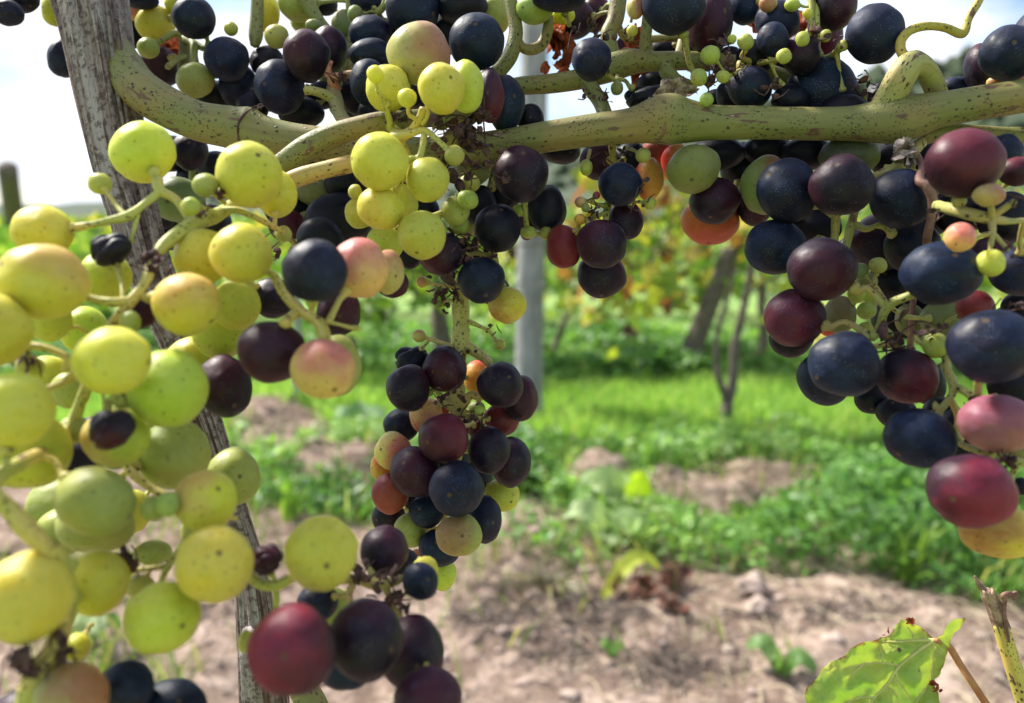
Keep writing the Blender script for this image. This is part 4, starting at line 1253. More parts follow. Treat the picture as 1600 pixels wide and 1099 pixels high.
bunch('N', 'dark bunch hanging under the cane beside the round post, with tiny green berries', (790, 230, .27), [
    (814, 272, 43, 45, .250, 'P'), (855, 327, 30, 37, .270, 'D'), (691, 397, 37, 34, .252, 'P'), (777, 357, 37, 38, .256, 'D'), (752, 438, 37, 37, .250, 'K'), (768, 452, 28, 24, .272, 'D'), (748, 320, 28, 30, .276, 'D'), (793, 477, 30, 29, .262, 'Y', 0, (-.9, -.5, .2), 'R'), (813, 328, 12, 10, .262, 'G'), (823, 352, 14, 24, .276, 'r'), (826, 363, 13, 10, .266, 'G'), (853, 364, 10, 11, .266, 'G'), (786, 308, 26, 26, .28, 'D'),
    (740, 262, 28, 28, .27, 'H'), (770, 250, 30, 30, .276, 'D'), (725, 345, 24, 26, .28, 'H'), (700, 430, 12, 12, .276, 'D'),
], [[(780, 215, .268, 8), (770, 280, .276, 8), (752, 340, .272, 7), (742, 390, .270, 7), (745, 420, .268, 6)], [(826, 366, .268, 4), (840, 366, .268, 3.5), (850, 365, .268, 3)], [(775, 405, .262, 3), (771, 400, .262, 3)]], (.29, .32, .085), [(745, 395, .262, 12, .0026), (735, 375, .262, 12, .0024), (770, 395, .254, 4, .002)])

bunch('H', 'small dark red straggling bunch hanging alone right of the post', (955, 220, .27), [
    (969, 288, 34, 33, .258, 'K'), (1014, 280, 22, 33, .272, 'O'), (940, 382, 40, 38, .252, 'P'), (940, 430, 38, 35, .266, 'P'), (881, 386, 28, 35, .264, 'R'), (977, 345, 28, 31, .268, 'P'), (907, 316, 9, 9, .256, 'B'), (915, 325, 7, 7, .254, 'H'), (906, 343, 9, 9, .256, 'O'), (932, 305, 6, 6, .256, 'R'), (1016, 318, 10, 10, .256, 'G'), (936, 252, 30, 30, .280, 'P'), (1005, 243, 12, 12, .258, 'G'),
    (916, 262, 10, 13, .262, 'G'), (985, 250, 26, 28, .284, 'D'), (1032, 240, 30, 28, .286, 'R'), (970, 325, 14, 12, .275, 'O'), (922, 338, 11, 8, .262, 'Y'), (1040, 258, 24, 24, .292, 'O'),
], [[(955, 205, .268, 7), (958, 250, .272, 7), (960, 290, .272, 7), (950, 318, .266, 7), (946, 345, .262, 6), (942, 400, .266, 5)], [(950, 322, .264, 5), (935, 320, .260, 4), (918, 314, .257, 3)], [(948, 330, .262, 4), (930, 340, .260, 3.5), (915, 343, .257, 3)], [(978, 230, .268, 4), (990, 235, .262, 3.5), (1000, 241, .259, 3)], [(922, 235, .268, 3.5), (918, 250, .263, 3)], [(960, 318, .266, 4), (990, 316, .26, 3), (1008, 316, .257, 3)]],
      (.36, .38, .09), [(1000, 308, .254, 10, .0018), (930, 338, .256, 8, .0018), (972, 236, .262, 10, .0022), (935, 320, .255, 5, .0013), (950, 255, .266, 8, .002)])

bunch('G', 'dark bunch above the cane with its lowest grape hanging before rusty leaf scraps', (990, -30, .275), [
    (924, 93, 31, 33, .252, 'K'), (874, -2, 42, 20, .264, 'K'), (836, 14, 29, 24, .272, 'G'), (880, 24, 19, 14, .28, 'y'), (993, 12, 14, 18, .258, 'B'), (988, 48, 9, 9, .258, 'G'), (1052, 6, 49, 46, .254, 'K'), (1108, 34, 36, 54, .274, 'P'), (900, 30, 30, 30, .292, 'P'), (930, 20, 24, 30, .30, 'r'), (985, 80, 26, 26, .296, 'P'), (1040, 80, 28, 26, .30, 'D'), (1090, 88, 30, 24, .29, 'D'), (1032, 132, 36, 24, .284, 'D'), (1016, 154, 40, 22, .268, 'Dw'),
    (950, 190, 14, 8, .268, 'H'), (964, 138, 10, 11, .262, 'H'), (1135, -4, 34, 34, .284, 'K'),
], [[(965, -40, .28, 8), (962, 20, .284, 8), (980, 60, .284, 7), (1040, 60, .286, 7), (1090, 60, .29, 7)], [(964, 118, .268, 3.5), (964, 128, .264, 3.5)], [(1085, 134, .266, 4), (1092, 126, .264, 4)]], (.27, .29, .085), [(925, 58, .256, 18, .0030), (940, 150, .262, 7, .0018), (918, 145, .266, 5, .0018), (945, 100, .258, 6, .0014), (1035, 150, .262, 8, .002)])

bunch('I', 'dark bunch above the cane at right, strewn with tiny green berries', (1225, -30, .27), [
    (1215, 35, 35, 32, .264, 'K'), (1208, 63, 25, 27, .256, 'K'), (1163, 8, 24, 32, .276, 'K'), (1252, 86, 30, 32, .268, 'P'), (1304, 10, 33, 39, .262, 'P'), (1288, 56, 26, 44, .284, 'r'), (1367, 53, 44, 46, .250, 'K'), (1284, 141, 54, 49, .268, 'K'), (1172, 137, 34, 33, .264, 'K'),
    (1110, 86, 15, 15, .252, 'G'), (1092, 121, 13, 14, .252, 'G'), (1130, 120, 11, 10, .250, 'G'), (1104, 156, 11, 11, .250, 'G'), (1165, 66, 13, 13, .252, 'G'), (1144, 61, 7, 7, .252, 'G'), (1254, 61, 11, 12, .246, 'G'), (1262, 21, 8, 8, .250, 'G'), (1225, 88, 12, 12, .246, 'G'), (1200, 5, 14, 14, .262, 'B'), (1290, 56, 9, 10, .254, 'G'), (1150, 150, 30, 30, .268, 'D'), (1180, 90, 28, 28, .27, 'D'), (1120, 160, 26, 20, .274, 'D'), (1320, 175, 40, 26, .262, 'D'), (1220, 115, 26, 26, .272, 'D'), (1234, 158, 28, 26, .262, 'D'), (1238, 8, 12, 10, .26, 'G'), (1140, 95, 22, 22, .275, 'D'),
], [[(1262, -30, .262, 6), (1268, 10, .260, 6), (1266, 40, .258, 5), (1262, 56, .252, 4)], [(1262, -30, .262, 6), (1225, -36, .266, 6), (1195, -30, .27, 7), (1192, 60, .268, 7), (1180, 98, .264, 7), (1160, 110, .258, 6), (1140, 118, .254, 4)], [(1180, 100, .262, 6), (1160, 90, .258, 5), (1165, 78, .255, 5)], [(1180, 100, .262, 6), (1200, 96, .256, 5), (1218, 92, .25, 4)], [(1262, -30, .262, 5), (1274, -10, .262, 5), (1277, 40, .258, 5), (1278, 70, .258, 5), (1277, 95, .262, 5)], [(1277, 92, .262, 5), (1294, 90, .262, 6), (1308, 80, .256, 6), (1322, 70, .252, 7)]],
      (.36, .37, .095), [(1128, 72, .254, 10, .0024), (1135, 100, .254, 14, .0026), (1210, 138, .25, 8, .0026), (1273, 54, .25, 8, .0026), (1345, 130, .25, 8, .0024), (1322, 66, .25, 6, .0016), (1120, 110, .26, 14, .003), (1345, 150, .255, 10, .003)])

bunch('K', 'dark bunch in the top right corner beside the curling tendril', (1620, -10, .25), [
    (1576, 84, 42, 43, .242, 'K'), (1531, 105, 22, 37, .256, 'P'), (1492, 139, 27, 18, .262, 'K'), (1378, 148, 28, 20, .264, 'Dw'), (1560, 130, 18, 12, .246, 'B'), (1582, 122, 18, 13, .246, 'B'), (1625, 60, 40, 44, .25, 'K'), (1620, 130, 36, 30, .25, 'D'),
], [[(1640, -30, .26, 8), (1600, 60, .266, 8), (1540, 125, .266, 6), (1480, 150, .264, 5), (1400, 158, .262, 4)], [(1350, 160, .256, 5), (1352, 148, .255, 4), (1346, 158, .255, 4)]], (.33, .33, .1))

bunch('Q', 'largest dark bunch, filling the right edge below the cane', (1425, 235, .25), [
    (1084, 264, 42, 38, .258, 'g'), (1056, 252, 22, 28, .280, 'O'), (1117, 314, 39, 35, .258, 'P'), (1110, 346, 46, 37, .270, 'q', 0, (-.2, .6, .3)), (1122, 240, 42, 26, .272, 'D'), (1160, 262, 34, 40, .280, 'D'), (1197, 290, 38, 46, .256, 'g', 0, (.8, .3, .5), 'r'), (1180, 320, 28, 32, .272, 'P'), (1231, 299, 47, 50, .242, 'K'), (1212, 387, 47, 44, .246, 'K'), (1315, 290, 49, 47, .228, 'P'), (1408, 311, 46, 48, .234, 'K'),
    (1285, 421, 53, 50, .222, 'P', 0, (-.2, -.5, .6)), (1242, 497, 47, 46, .226, 'P', 0, (-.6, -.1, .6), 'r'), (1237, 528, 34, 30, .246, 'D'), (1327, 244, 46, 32, .250, 'H', 0, (-.8, .2, .4), 'P'), (1507, 255, 58, 54, .202, 'r', 0, (.1, .7, .6)), (1590, 268, 30, 22, .216, 'r'), (1545, 305, 24, 18, .196, 'B'), (1500, 371, 23, 23, .193, 'S', 0, (0, .7, .6)), (1548, 411, 21, 21, .196, 'y'), (1470, 427, 60, 50, .202, 'K'), (1590, 426, 42, 37, .216, 'K'),
    (1550, 542, 67, 57, .190, 'K'), (1524, 480, 29, 26, .222, 'R'), (1312, 492, 24, 30, .244, 'Hb'), (1300, 502, 26, 26, .262, 'O'), (1319, 569, 54, 51, .212, 'K', -8), (1290, 590, 42, 43, .236, 'K'), (1418, 588, 46, 44, .218, 'P', 0, (.5, -.5, .5), 'r'), (1362, 622, 26, 26, .240, 'D'), (1400, 645, 30, 26, .236, 'D'), (1438, 685, 55, 47, .204, 'K', -8), (1560, 662, 60, 46, .196, 'p', -8, (-.5, .7, .3)), (1518, 767, 65, 57, .184, 'c', -10, (.3, -.2, .6)), (1562, 830, 60, 42, .200, 'Y', 0, (-.8, .2, .3), 'R'),
    (1592, 605, 46, 34, .218, 'D'), (1500, 690, 42, 52, .224, 'D'), (1375, 380, 46, 46, .262, 'P'), (1425, 385, 42, 42, .256, 'D'), (1275, 355, 40, 34, .268, 'D'), (1462, 540, 20, 20, .214, 'G'), (1372, 415, 14, 13, .236, 'G'), (1345, 424, 13, 13, .24, 'H'), (1338, 460, 13, 14, .232, 'G'), (1354, 485, 15, 14, .234, 'G'), (1355, 440, 16, 14, .246, 'H'), (1352, 515, 12, 12, .24, 'G'), (1422, 500, 22, 26, .25, 'H'), (1400, 440, 42, 36, .268, 'D'), (1480, 500, 40, 34, .24, 'H'), (1392, 500, 28, 34, .262, 'D'), (1450, 600, 26, 34, .25, 'D'),
    (1500, 330, 40, 36, .24, 'D'), (1570, 340, 40, 40, .236, 'D'), (1550, 400, 36, 30, .23, 'r'), (1598, 480, 30, 28, .24, 'D'), (1595, 760, 14, 14, .215, 'D'), (1590, 700, 20, 20, .22, 'H'), (1445, 250, 34, 30, .262, 'D'), (1262, 240, 42, 26, .27, 'D'), (1200, 236, 40, 24, .276, 'D'), (1390, 250, 30, 26, .268, 'D'), (1570, 240, 26, 30, .236, 'K'), (1455, 330, 30, 40, .26, 'D'), (1470, 650, 28, 30, .235, 'D'), (1575, 600, 30, 26, .23, 'H'), (1450, 470, 34, 30, .255, 'D'), (1330, 395, 26, 26, .28, 'D'), (1160, 300, 24, 28, .286, 'D'),
], [
    [(1440, 222, .248, 11), (1400, 262, .242, 11), (1372, 276, .244, 10), (1345, 300, .25, 9), (1332, 345, .252, 8), (1322, 385, .250, 8), (1318, 410, .246, 7)], [(1306, 335, .250, 8), (1305, 360, .248, 8), (1303, 385, .244, 7)], [(1335, 350, .252, 6), (1352, 358, .25, 6), (1372, 352, .248, 5)],
    [(1440, 455, .214, 7), (1420, 463, .212, 8), (1392, 475, .216, 9), (1380, 492, .218, 8), (1375, 512, .220, 9), (1362, 528, .218, 8)], [(1376, 512, .220, 7), (1398, 530, .222, 8), (1408, 545, .222, 7)], [(1366, 445, .236, 4), (1390, 478, .232, 4), (1415, 495, .234, 4)],
    [(1478, 540, .216, 7), (1480, 575, .212, 8), (1490, 602, .210, 8), (1485, 622, .209, 7), (1466, 644, .208, 7)], [(1490, 604, .210, 7), (1508, 612, .207, 7), (1526, 628, .204, 7)], [(1484, 620, .211, 6), (1496, 650, .214, 6), (1498, 690, .214, 6), (1545, 710, .20, 8)],
    [(1464, 322, .222, 10), (1490, 328, .208, 11), (1520, 336, .203, 11), (1548, 342, .201, 10), (1575, 346, .203, 6), (1600, 345, .205, 5)], [(1548, 342, .201, 7), (1551, 362, .199, 6), (1548, 385, .198, 5)], [(1548, 340, .201, 6), (1566, 328, .200, 6), (1586, 314, .199, 6)], [(1551, 364, .199, 5), (1535, 368, .198, 4), (1522, 370, .196, 4)], [(1551, 364, .199, 5), (1564, 378, .198, 4), (1576, 392, .197, 4)], [(1550, 342, .201, 6), (1549, 328, .199, 6), (1547, 316, .197, 6)],
    [(1545, 712, .20, 9), (1570, 716, .20, 9), (1600, 724, .2, 8)], [(1425, 240, .25, 9), (1410, 330, .27, 9), (1400, 430, .28, 9), (1440, 530, .27, 8), (1480, 560, .25, 7)],
    [(1100, 225, .27, 6), (1110, 280, .278, 6), (1150, 300, .28, 6), (1200, 330, .275, 6)],
], (.33, .34, .10), [(1465, 335, .214, 5, .0022), (1385, 530, .218, 16, .003), (1400, 545, .22, 8, .0026), (1578, 392, .196, 5, .0016), (1588, 312, .197, 5, .0015), (1578, 480, .20, 10, .0026), (1520, 630, .203, 6, .0016), (1570, 716, .192, 12, .0026), (1458, 515, .212, 9, .0024), (1490, 255, .236, 4, .002)])

# ---- packing: push overlapping grapes apart along their own lines of sight
keys, rows = [], []
for k, L in GR.items():
    for i, g in enumerate(L):
        keys.append((k, i)); rows.append(g[:5])
A = np.array(rows, float)
Z = A[:, 4].copy()
UX, UY = (A[:, 0] - 800) / FPX, (549.5 - A[:, 1]) / FPX
RP = (A[:, 2] + A[:, 3]) / 2 / FPX
OBS = [np.array(CANES)]
for tp, tr_ in zip(catmull(np.column_stack([trp[:15], trr[:15]]), 4)[:, :3], catmull(np.column_stack([trp[:15], trr[:15]]), 4)[:, 3]):
    OBS.append(np.array([[*tp, tr_]]))
OBS = np.vstack(OBS)
ow = OBS[:, :3] - CAM
OZ, OX, OY, OR = ow @ FWD, ow @ RIGHT, ow @ UP, OBS[:, 3]
ordr = np.sign(Z[:, None] - Z[None, :] + 1e-6 * (np.arange(len(Z))[:, None] - np.arange(len(Z))[None, :]))
front_o = np.sign(Z[:, None] - OZ[None, :])
FIX = np.array([k[0] in 'ABDLCH' for k in keys])
for it in range(140):
    X, Y, Rr = UX * Z, UY * Z, RP * Z
    dx, dy, dz = X[:, None] - X, Y[:, None] - Y, Z[:, None] - Z
    lat2 = dx * dx + dy * dy
    need = 0.95 * (Rr[:, None] + Rr)
    want = np.sqrt(np.maximum(need ** 2 - lat2, 0))
    defi = np.where(lat2 < need ** 2, want - dz * ordr, 0)
    np.fill_diagonal(defi, 0)
    mv = np.clip(defi, 0, .0016) * ordr * 0.22
    # the further one yields more than the nearer one
    mv = np.where(mv > 0, mv * 1.5, mv * .5)
    Z = Z + mv.sum(1)
    lat2 = (X[:, None] - OX) ** 2 + (Y[:, None] - OY) ** 2
    need = 0.97 * (Rr[:, None] + OR)
    want = np.sqrt(np.maximum(need ** 2 - lat2, 0))
    defi = np.where(lat2 < need ** 2, want - (Z[:, None] - OZ) * front_o, 0)
    mv = np.clip(defi, 0, .0016) * front_o * .5
    Z = Z + np.where(np.abs(mv.min(1)) > mv.max(1), mv.min(1), mv.max(1))
    Z = np.clip(Z, .115, .42)
ZS = {k: Z[i] for i, k in enumerate(keys)}
print('packing moved mean %.4f max %.4f  z range %.3f %.3f' % (np.abs(Z - A[:, 4]).mean(), np.abs(Z - A[:, 4]).max(), Z.min(), Z.max()))


def grape_mesh(seed, amp, wrinkle=0.0):
    V, F = ICO[5]
    o = Vector((seed * 5.3, seed * 2.1, seed * 3.7))
    W = []
    for v in V:
        q = Vector(v)
        k = 1 + amp * mnoise.noise(q * 1.1 + o) + amp * .35 * mnoise.noise(q * 2.7 + o)
        if wrinkle:
            rg = 1 - abs(mnoise.noise(q * .95 + o)) * 2.6
            k += wrinkle * (.5 * mnoise.noise(q * .9 - o) - .55 * max(0, rg) ** 1.5 + .05 * mnoise.noise(q * 3.2 + o))
        W.append(v * k)
    me = mesh_from('grape', np.array(W), F, M_GRAPE)
    return me


GM = [grape_mesh(s, .07) for s in range(8)]
GW = [grape_mesh(20 + s, .08, .34) for s in range(3)]
SMALL = []
for s in range(3):
    V, F = ICO[3]
    W = [v * (1 + .07 * mnoise.noise(Vector(v) * 1.2 + Vector((s * 4.0, 1, 2)))) for v in V]
    SMALL.append(mesh_from('berry', np.array(W), F, M_GRAPE))
CROT = Matrix((RIGHT, UP, -FWD)).transposed()            # lens axes: right, up, towards the lens
CMAT = CROT

for key, L in GR.items():
    label, at, col, debris = NAMES[key]
    root = P(*at)
    e = empty('grape_bunch', root, label, 'grape bunch', 'bunches of grapes on the near vine')
    acc = Acc()
    nodes = []
    for st in STEMS[key]:
        if key not in 'CL': st = [(p[0], p[1], p[2], p[3] * (.70 if key == 'A' else .85)) for p in st]
        acc.tube(st, 10, 6, lambda a, l: 1 + .05 * np.sin(3 * a + 300 * l) + .06 * np.sin(700 * l))
        q = catmull(np.array([P(*p[:3]) for p in st]), 5)
        nodes.append(q)
    nodes = np.vstack(nodes)
    for i, g in enumerate(L):
        x, y, rx, ry, _, c = g[:6]
        rot = R_(g[6]) if len(g) > 6 else R_(RNG.uniform(-25, 25) if abs(rx - ry) < .12 * rx else 0)
        side = g[7] if len(g) > 7 else None
        z = ZS[(key, i)]
        w = P(x, y, z)
        Rw = (rx + ry) / 2 * z / FPX
        small = max(rx, ry) < 20
        wr = len(c) > 1 and c[1] == 'w'
        cl = CLS[c[0]]
        nm = 'shrivelled_grape' if wr else ('unripe_berry' if small else 'grape')
        me = GW[RNG.randrange(3)] if wr else (SMALL[RNG.randrange(3)] if small else GM[RNG.randrange(8)])
        o = link(nm, me, e, w - root)
        o.rotation_euler = (CMAT @ Matrix.Rotation(rot, 3, 'Z')).to_euler()
        o.scale = (rx * z / FPX, ry * z / FPX, Rw * RNG.uniform(.97, 1.04))
        # stalk end: towards the nearest piece of the bunch stalk
        d2 = np.linalg.norm(nodes - w, axis=1)
        qn = nodes[int(d2.argmin())]
        dist = d2.min()
        dirw = (qn - w) / (dist + 1e-9)
        if dist > 3.2 * Rw:
            dirw = dirw * .5 + FWD * .8
            dirw /= np.linalg.norm(dirw)
            qn = w + dirw * Rw * 2.0
        loc = (CMAT @ Matrix.Rotation(rot, 3, 'Z')).transposed() @ Vector(dirw)
        s_ = (-loc + Vector((RNG.gauss(0, .25), RNG.gauss(0, .25), RNG.gauss(0, .25)))).normalized()
        jit = lambda t, a=.12: tuple(max(.002, v * RNG.uniform(1 - a, 1 + a)) for v in t)
        o.color = (*jit(cl[0]), 1)
        fl = cl[1]
        if len(g) > 8: fl = CLS[g[8]][1] if g[8] in 'SRrOB' else CLS[g[8]][0]
        if c == 'Hp': fl = (.10, .06, .06)
        if c == 'Hb': fl = (.2, .1, .06)
        o['flush'] = jit(fl)
        if side is None: side = (RNG.gauss(0, .6), RNG.gauss(.25, .6), RNG.gauss(.2, .5))
        sv = Vector(side).normalized()
        o['flush_side'] = (sv.x, sv.y, sv.z)
        o['flush_level'] = (.5 if key == 'A' else .8) if len(g) > 8 else cl[3]
        o['film'] = jit(cl[2], .08)
        o['bloom'] = cl[4] * RNG.uniform(.7, 1.15)
        o['speck'] = cl[5] * (.6 if small else 1)
        o['dust'] = cl[6]
        o['juicy'] = cl[7]
        o['scar'] = (s_.x, s_.y, s_.z)
        lab = WORD.get(g[8] if len(g) > 8 else c[0])
        if lab and not small: o['label'] = lab
        # pedicel with its swollen receptacle
        if dist > Rw * .8:
            p0 = w + dirw * Rw * .97
            pr = max(.00045, min(.0012, Rw * .12))
            mid = (p0 + qn) / 2 + np.array((0, 0, RNG.uniform(-.2, .4) * Rw)) + FWD * Rw * .15
            acc.tube_w([p0, p0 + dirw * Rw * .12, p0 + dirw * Rw * .28, mid, qn], [pr * 1.5, pr * 1.75, pr, pr * .85, pr * 1.05], 7, 3)
    so = acc.build('stalk', M_CANE, e)
    so.color = (*col, 1)
    for (x, y, z, n, s) in debris:
        acc = Acc()
        for k in range(n):
            sp = 3.0 + n * .75
            c = P(x + RNG.gauss(0, sp), y + RNG.gauss(0, sp), z + RNG.gauss(0, .0012))
            if k % 3 == 0:
                d = np.array([RNG.gauss(0, 1) for _ in range(3)]) * s * .7
                acc.tube_w([c - d, c + np.array([RNG.gauss(0, .3) for _ in range(3)]) * s, c + d], [.00018, .00024, .00012], 4, 2, cap=False)
            elif k % 3 == 1:
                acc.flake(c, s * RNG.uniform(.5, 1.0), RNG, .9)
            else:
                acc.lump(c, s * RNG.uniform(.18, .38), k, .7, 2)
        setp(acc.build('withered_remains', M_REM, e), kind='stuff')


# ================================================================== THE LOW SHOOT WITH ITS LEAF (bottom right)
SHZ = .262
sbase = np.array((.20, .30, float(ground_h(.2, .3))))
sh = empty('vine_shoot', sbase, 'low pruned vine shoot with dried brown tip and one large toothed leaf', 'vine shoot')
acc = Acc()
acc.tube([(1562, 975, SHZ, 11.5), (1572, 1005, SHZ, 12.5), (1586, 1050, SHZ, 13), (1604, 1105, SHZ, 13.5), (1630, 1190, SHZ, 14)], 18, 8)
acc.tube_w([P(1630, 1188, SHZ), np.array((.185, .29, .45)), sbase - np.array((0, 0, .03))], [14 * SHZ / FPX, .003, .004], 12, 6)
o = acc.build('stem', M_CANE, sh); o.color = (.52, .46, .10, 1)
acc = Acc()
acc.tube([(1566, 984, SHZ, 11.6), (1560, 968, SHZ, 11.4), (1552, 945, SHZ, 11), (1544, 930, SHZ, 10), (1538, 922, SHZ, 6)], 24, 8, lambda a, L: 1 + .14 * np.sin(7 * a + 60 * L) + .1 * np.sin(12 * a))
for k in range(9):
    x0 = 1540 + RNG.uniform(-2, 14)
    acc.tube([(x0 + 3, 936, SHZ - .0015, 3), (x0, 926, SHZ - .001 + RNG.uniform(-.001, .001), 2.6), (x0 - RNG.uniform(0, 6), 922 - RNG.uniform(0, 5), SHZ, 1.4)], 6, 3)
acc.tube([(1546, 930, SHZ, 5), (1537, 922, SHZ, 5.5), (1531, 914, SHZ, 4.5), (1526, 907, SHZ, 2.8), (1523, 900, SHZ, 1.4)], 10, 5, lambda a, L: 1 + .2 * np.sin(4 * a + 900 * L))
acc.build('dried_tip', mat_rough('dried_wood', (.11, .05, .035), (.46, .32, .22), 260, .85, .8, .0006), sh)
acc = Acc()
acc.tube([(1576, 1003, SHZ - .003, 2.6), (1573, 985, SHZ - .003, 3), (1569, 955, SHZ - .003, 3.2), (1570, 938, SHZ - .003, 4), (1568, 932, SHZ - .003, 5), (1574, 928, SHZ - .0035, 4.2), (1580, 930, SHZ - .003, 4.5), (1584, 933, SHZ - .002, 4.5), (1587, 929, SHZ - .002, 4.5), (1585, 925, SHZ - .002, 3.5)], 9, 6)
acc.build('tendril', M_TEND, sh)
acc = Acc()
acc.tube([(1463, 1001, .2575, 4), (1482, 1010, .262, 5.5), (1500, 1038, .262, 5.5), (1520, 1068, .260, 5.5), (1545, 1105, .262, 6), (1585, 1150, .262, 7), (1622, 1170, .262, 7)], 12, 6)
o = acc.build('petiole', mat_rough('petiole_red', (.30, .10, .045), (.44, .20, .07), 160, .5, .2), sh)

LEAF_OUT = [(1257, 1085), (1262, 1072), (1276, 1060), (1283, 1048), (1297, 1034), (1318, 1026), (1330, 1012), (1352, 1003), (1366, 1001), (1376, 996), (1389, 993), (1398, 980), (1408, 968), (1420, 973), (1432, 977), (1444, 984), (1454, 994), (1462, 999),
            (1474, 992), (1480, 978), (1490, 968), (1508, 965), (1510, 969), (1502, 980), (1490, 990), (1485, 1004), (1480, 1022), (1474, 1042), (1466, 1058), (1458, 1066), (1464, 1078), (1470, 1100), (1466, 1125), (1440, 1150), (1395, 1172), (1340, 1170), (1300, 1150), (1270, 1125), (1262, 1105)]
# densify with the teeth of the margin
out = []
for i in range(len(LEAF_OUT)):
    a, b = np.array(LEAF_OUT[i], float), np.array(LEAF_OUT[(i + 1) % len(LEAF_OUT)], float)
    n = max(1, int(np.linalg.norm(b - a) / 5))
    nn = np.array((b - a)[::-1]) * (1, -1); nn = nn / (np.linalg.norm(nn) + 1e-9)
    for k in range(n):
        out.append(a + (b - a) * k / n + nn * (RNG.uniform(-1.3, 1.3) if k else 0))
out = np.array(out)


def inside(p):
    x, y = p
    c = False
    for i in range(len(out)):
        (x1, y1), (x2, y2) = out[i - 1], out[i]
        if (y1 > y) != (y2 > y) and x < (x2 - x1) * (y - y1) / (y2 - y1) + x1: c = not c
    return c


VEINS = [[(1460, 1000), (1430, 1020), (1404, 1042), (1385, 1070), (1365, 1092), (1340, 1130), (1320, 1160)], [(1460, 1000), (1430, 1001), (1400, 1003), (1376, 1003)], [(1404, 1040), (1380, 1036), (1350, 1038), (1318, 1046)], [(1367, 1090), (1345, 1090), (1320, 1100), (1290, 1118)],
         [(1459, 1001), (1458, 1030), (1456, 1062), (1460, 1085)], [(1459, 1001), (1466, 1012), (1474, 1018)], [(1452, 1068), (1440, 1085), (1430, 1100), (1415, 1130)], [(1428, 1000), (1425, 990), (1418, 980)], [(1400, 1045), (1402, 1060), (1412, 1075), (1425, 1095)], [(1385, 1070), (1400, 1085), (1405, 1105)], [(1350, 1038), (1335, 1050), (1325, 1062)], [(1380, 1036), (1378, 1022), (1372, 1012)]]
vs = np.vstack([catmull(np.array(v, float), 8) for v in VEINS])


def leaf_z(x, y):
    d = np.sqrt(((vs - (x, y)) ** 2).sum(1)).min()
    z = .252 + .00009 * (1085 - y) * .6 + .00004 * (x - 1380)
    z -= .0016 * (1 - math.exp(-(d / 11.0) ** 2))                  # quilted between the veins
    z += .0014 * mnoise.noise(Vector((x * .03, y * .03, 2.0))) + .0006 * mnoise.noise(Vector((x * .1, y * .1, 5.0)))
    if x > 1459: z -= .00010 * (x - 1459)                          # right lobe folded towards the lens
    de = np.sqrt(((out - (x, y)) ** 2).sum(1)).min()
    z += .0012 * math.exp(-de / 9.0) * math.sin(x * .11 + y * .07)
    return z, d, de


ins = [(x + RNG.uniform(-1.2, 1.2), y + RNG.uniform(-1.2, 1.2)) for x in np.arange(1255, 1515, 5.0) for y in np.arange(962, 1175, 5.0)]
ins = [p for p in ins if inside(p) and np.sqrt(((out - p) ** 2).sum(1)).min() > 2.5]
pts2 = [Vector(p) for p in out] + [Vector(p) for p in ins]
r_ = delaunay_2d_cdt(pts2, [(i, (i + 1) % len(out)) for i in range(len(out))], [], 1, 1e-4)
V, C = [], []
for p in r_[0]:
    z, d, de = leaf_z(p.x, p.y)
    V.append(P(p.x, p.y, z))
    c = np.array((.31, .44, .085))
    c = c + (np.array((.46, .52, .12)) - c) * math.exp(-(d / 6.0) ** 1.5) * .75
    ed = math.exp(-de / 9.0) * (.6 + .8 * mnoise.noise(Vector((p.x * .03, p.y * .03, 7))))
    c = c + (np.array((.50, .50, .10)) - c) * min(1, max(0, ed))
    if de < 3.5 and mnoise.noise(Vector((p.x * .05, p.y * .05, 1))) > .08: c = np.array((.22, .05, .03))
    if p.x > 1455: c = c * .6 + np.array((.36, .42, .13)) * .4
    C.append(c)
n_in = len(V)
V = np.array(V)
lf = link('leaf', mesh_from('leaf', V - sbase, [tuple(f) for f in r_[2]], None, fcol=np.array(C)), sh)


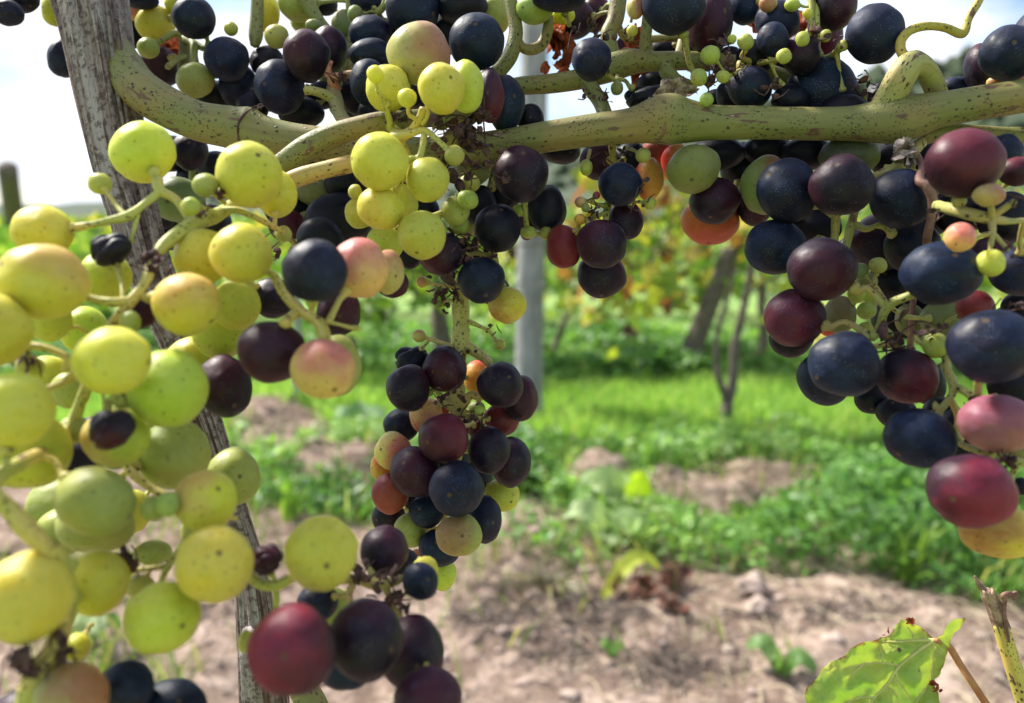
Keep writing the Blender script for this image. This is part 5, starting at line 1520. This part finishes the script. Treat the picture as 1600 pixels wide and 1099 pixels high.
def mat_bigleaf():
    t = NT('vine_leaf_skin')
    ob = t.n('ShaderNodeTexCoord').outputs['Object']
    c = t.attr('tint', 'GEOMETRY')
    n = t.noise(ob, 120.0, 4, 0.6)
    net = t.voro(ob, 330.0, feature='DISTANCE_TO_EDGE')
    col = t.mix(t.step(n, .35, .7), t.mix(1.0, c, (.78, .9, .75), 'MULTIPLY'), t.mix(1.0, c, (1.25, 1.12, 1.0), 'MULTIPLY'))
    col = t.mix(t.math('MULTIPLY', t.step(net, .07, .02), .15), col, (.38, .42, .12))
    sp = t.math('MULTIPLY', t.step(t.voro(ob, 170.0), .16, .08), t.step(t.noise(ob, 60.0, 2), .55, .62))
    col = t.mix(sp, col, (.10, .05, .03))
    h = t.math('ADD', t.math('MULTIPLY', n, .8), t.math('MULTIPLY', t.step(net, .0, .25), .5))
    bs = t.bsdf(Base_Color=col, Roughness=.42, Normal=t.bump(h, .5, .0006))
    tr = t.n('ShaderNodeBsdfTranslucent')
    t.l(t.mix(1.0, col, (1.1, 1.25, .5), 'MULTIPLY'), tr.inputs['Color'])
    mx = t.n('ShaderNodeMixShader'); mx.inputs[0].default_value = .35
    t.l(bs.outputs[0], mx.inputs[1]); t.l(tr.outputs[0], mx.inputs[2])
    return t.done(mx.outputs[0])


lf.data.materials.append(mat_bigleaf())
M_VEIN = mat_rough('leaf_vein', (.42, .42, .11), (.56, .54, .20), 200, .5, .2)
for v in VEINS:
    acc = Acc()
    main = v[0] == (1460, 1000)
    q = catmull(np.array(v, float), 6)
    w0 = 3.0 if main else 1.5
    acc.tube([(p[0], p[1], leaf_z(p[0], p[1])[0] - .0001, w0 * (1 - .7 * i / len(q)) + .3) for i, p in enumerate(q)], 6, 1)
    o = acc.build('vein', M_VEIN, sh)
    o.parent = lf
# curled brown-red scraps on the leaf margin
acc = Acc()
for (x, y, s, n) in [(1420, 969, .0018, 3), (1384, 993, .0012, 2), (1461, 1070, .0015, 4), (1466, 1084, .0014, 3)]:
    for k in range(n):
        acc.flake(P(x + RNG.gauss(0, 4), y + RNG.gauss(0, 4), leaf_z(x, y)[0] - .0008), s * RNG.uniform(.6, 1.2), RNG, 1.0)
o = acc.build('dry_margin', M_RUST, sh)
o.parent = lf
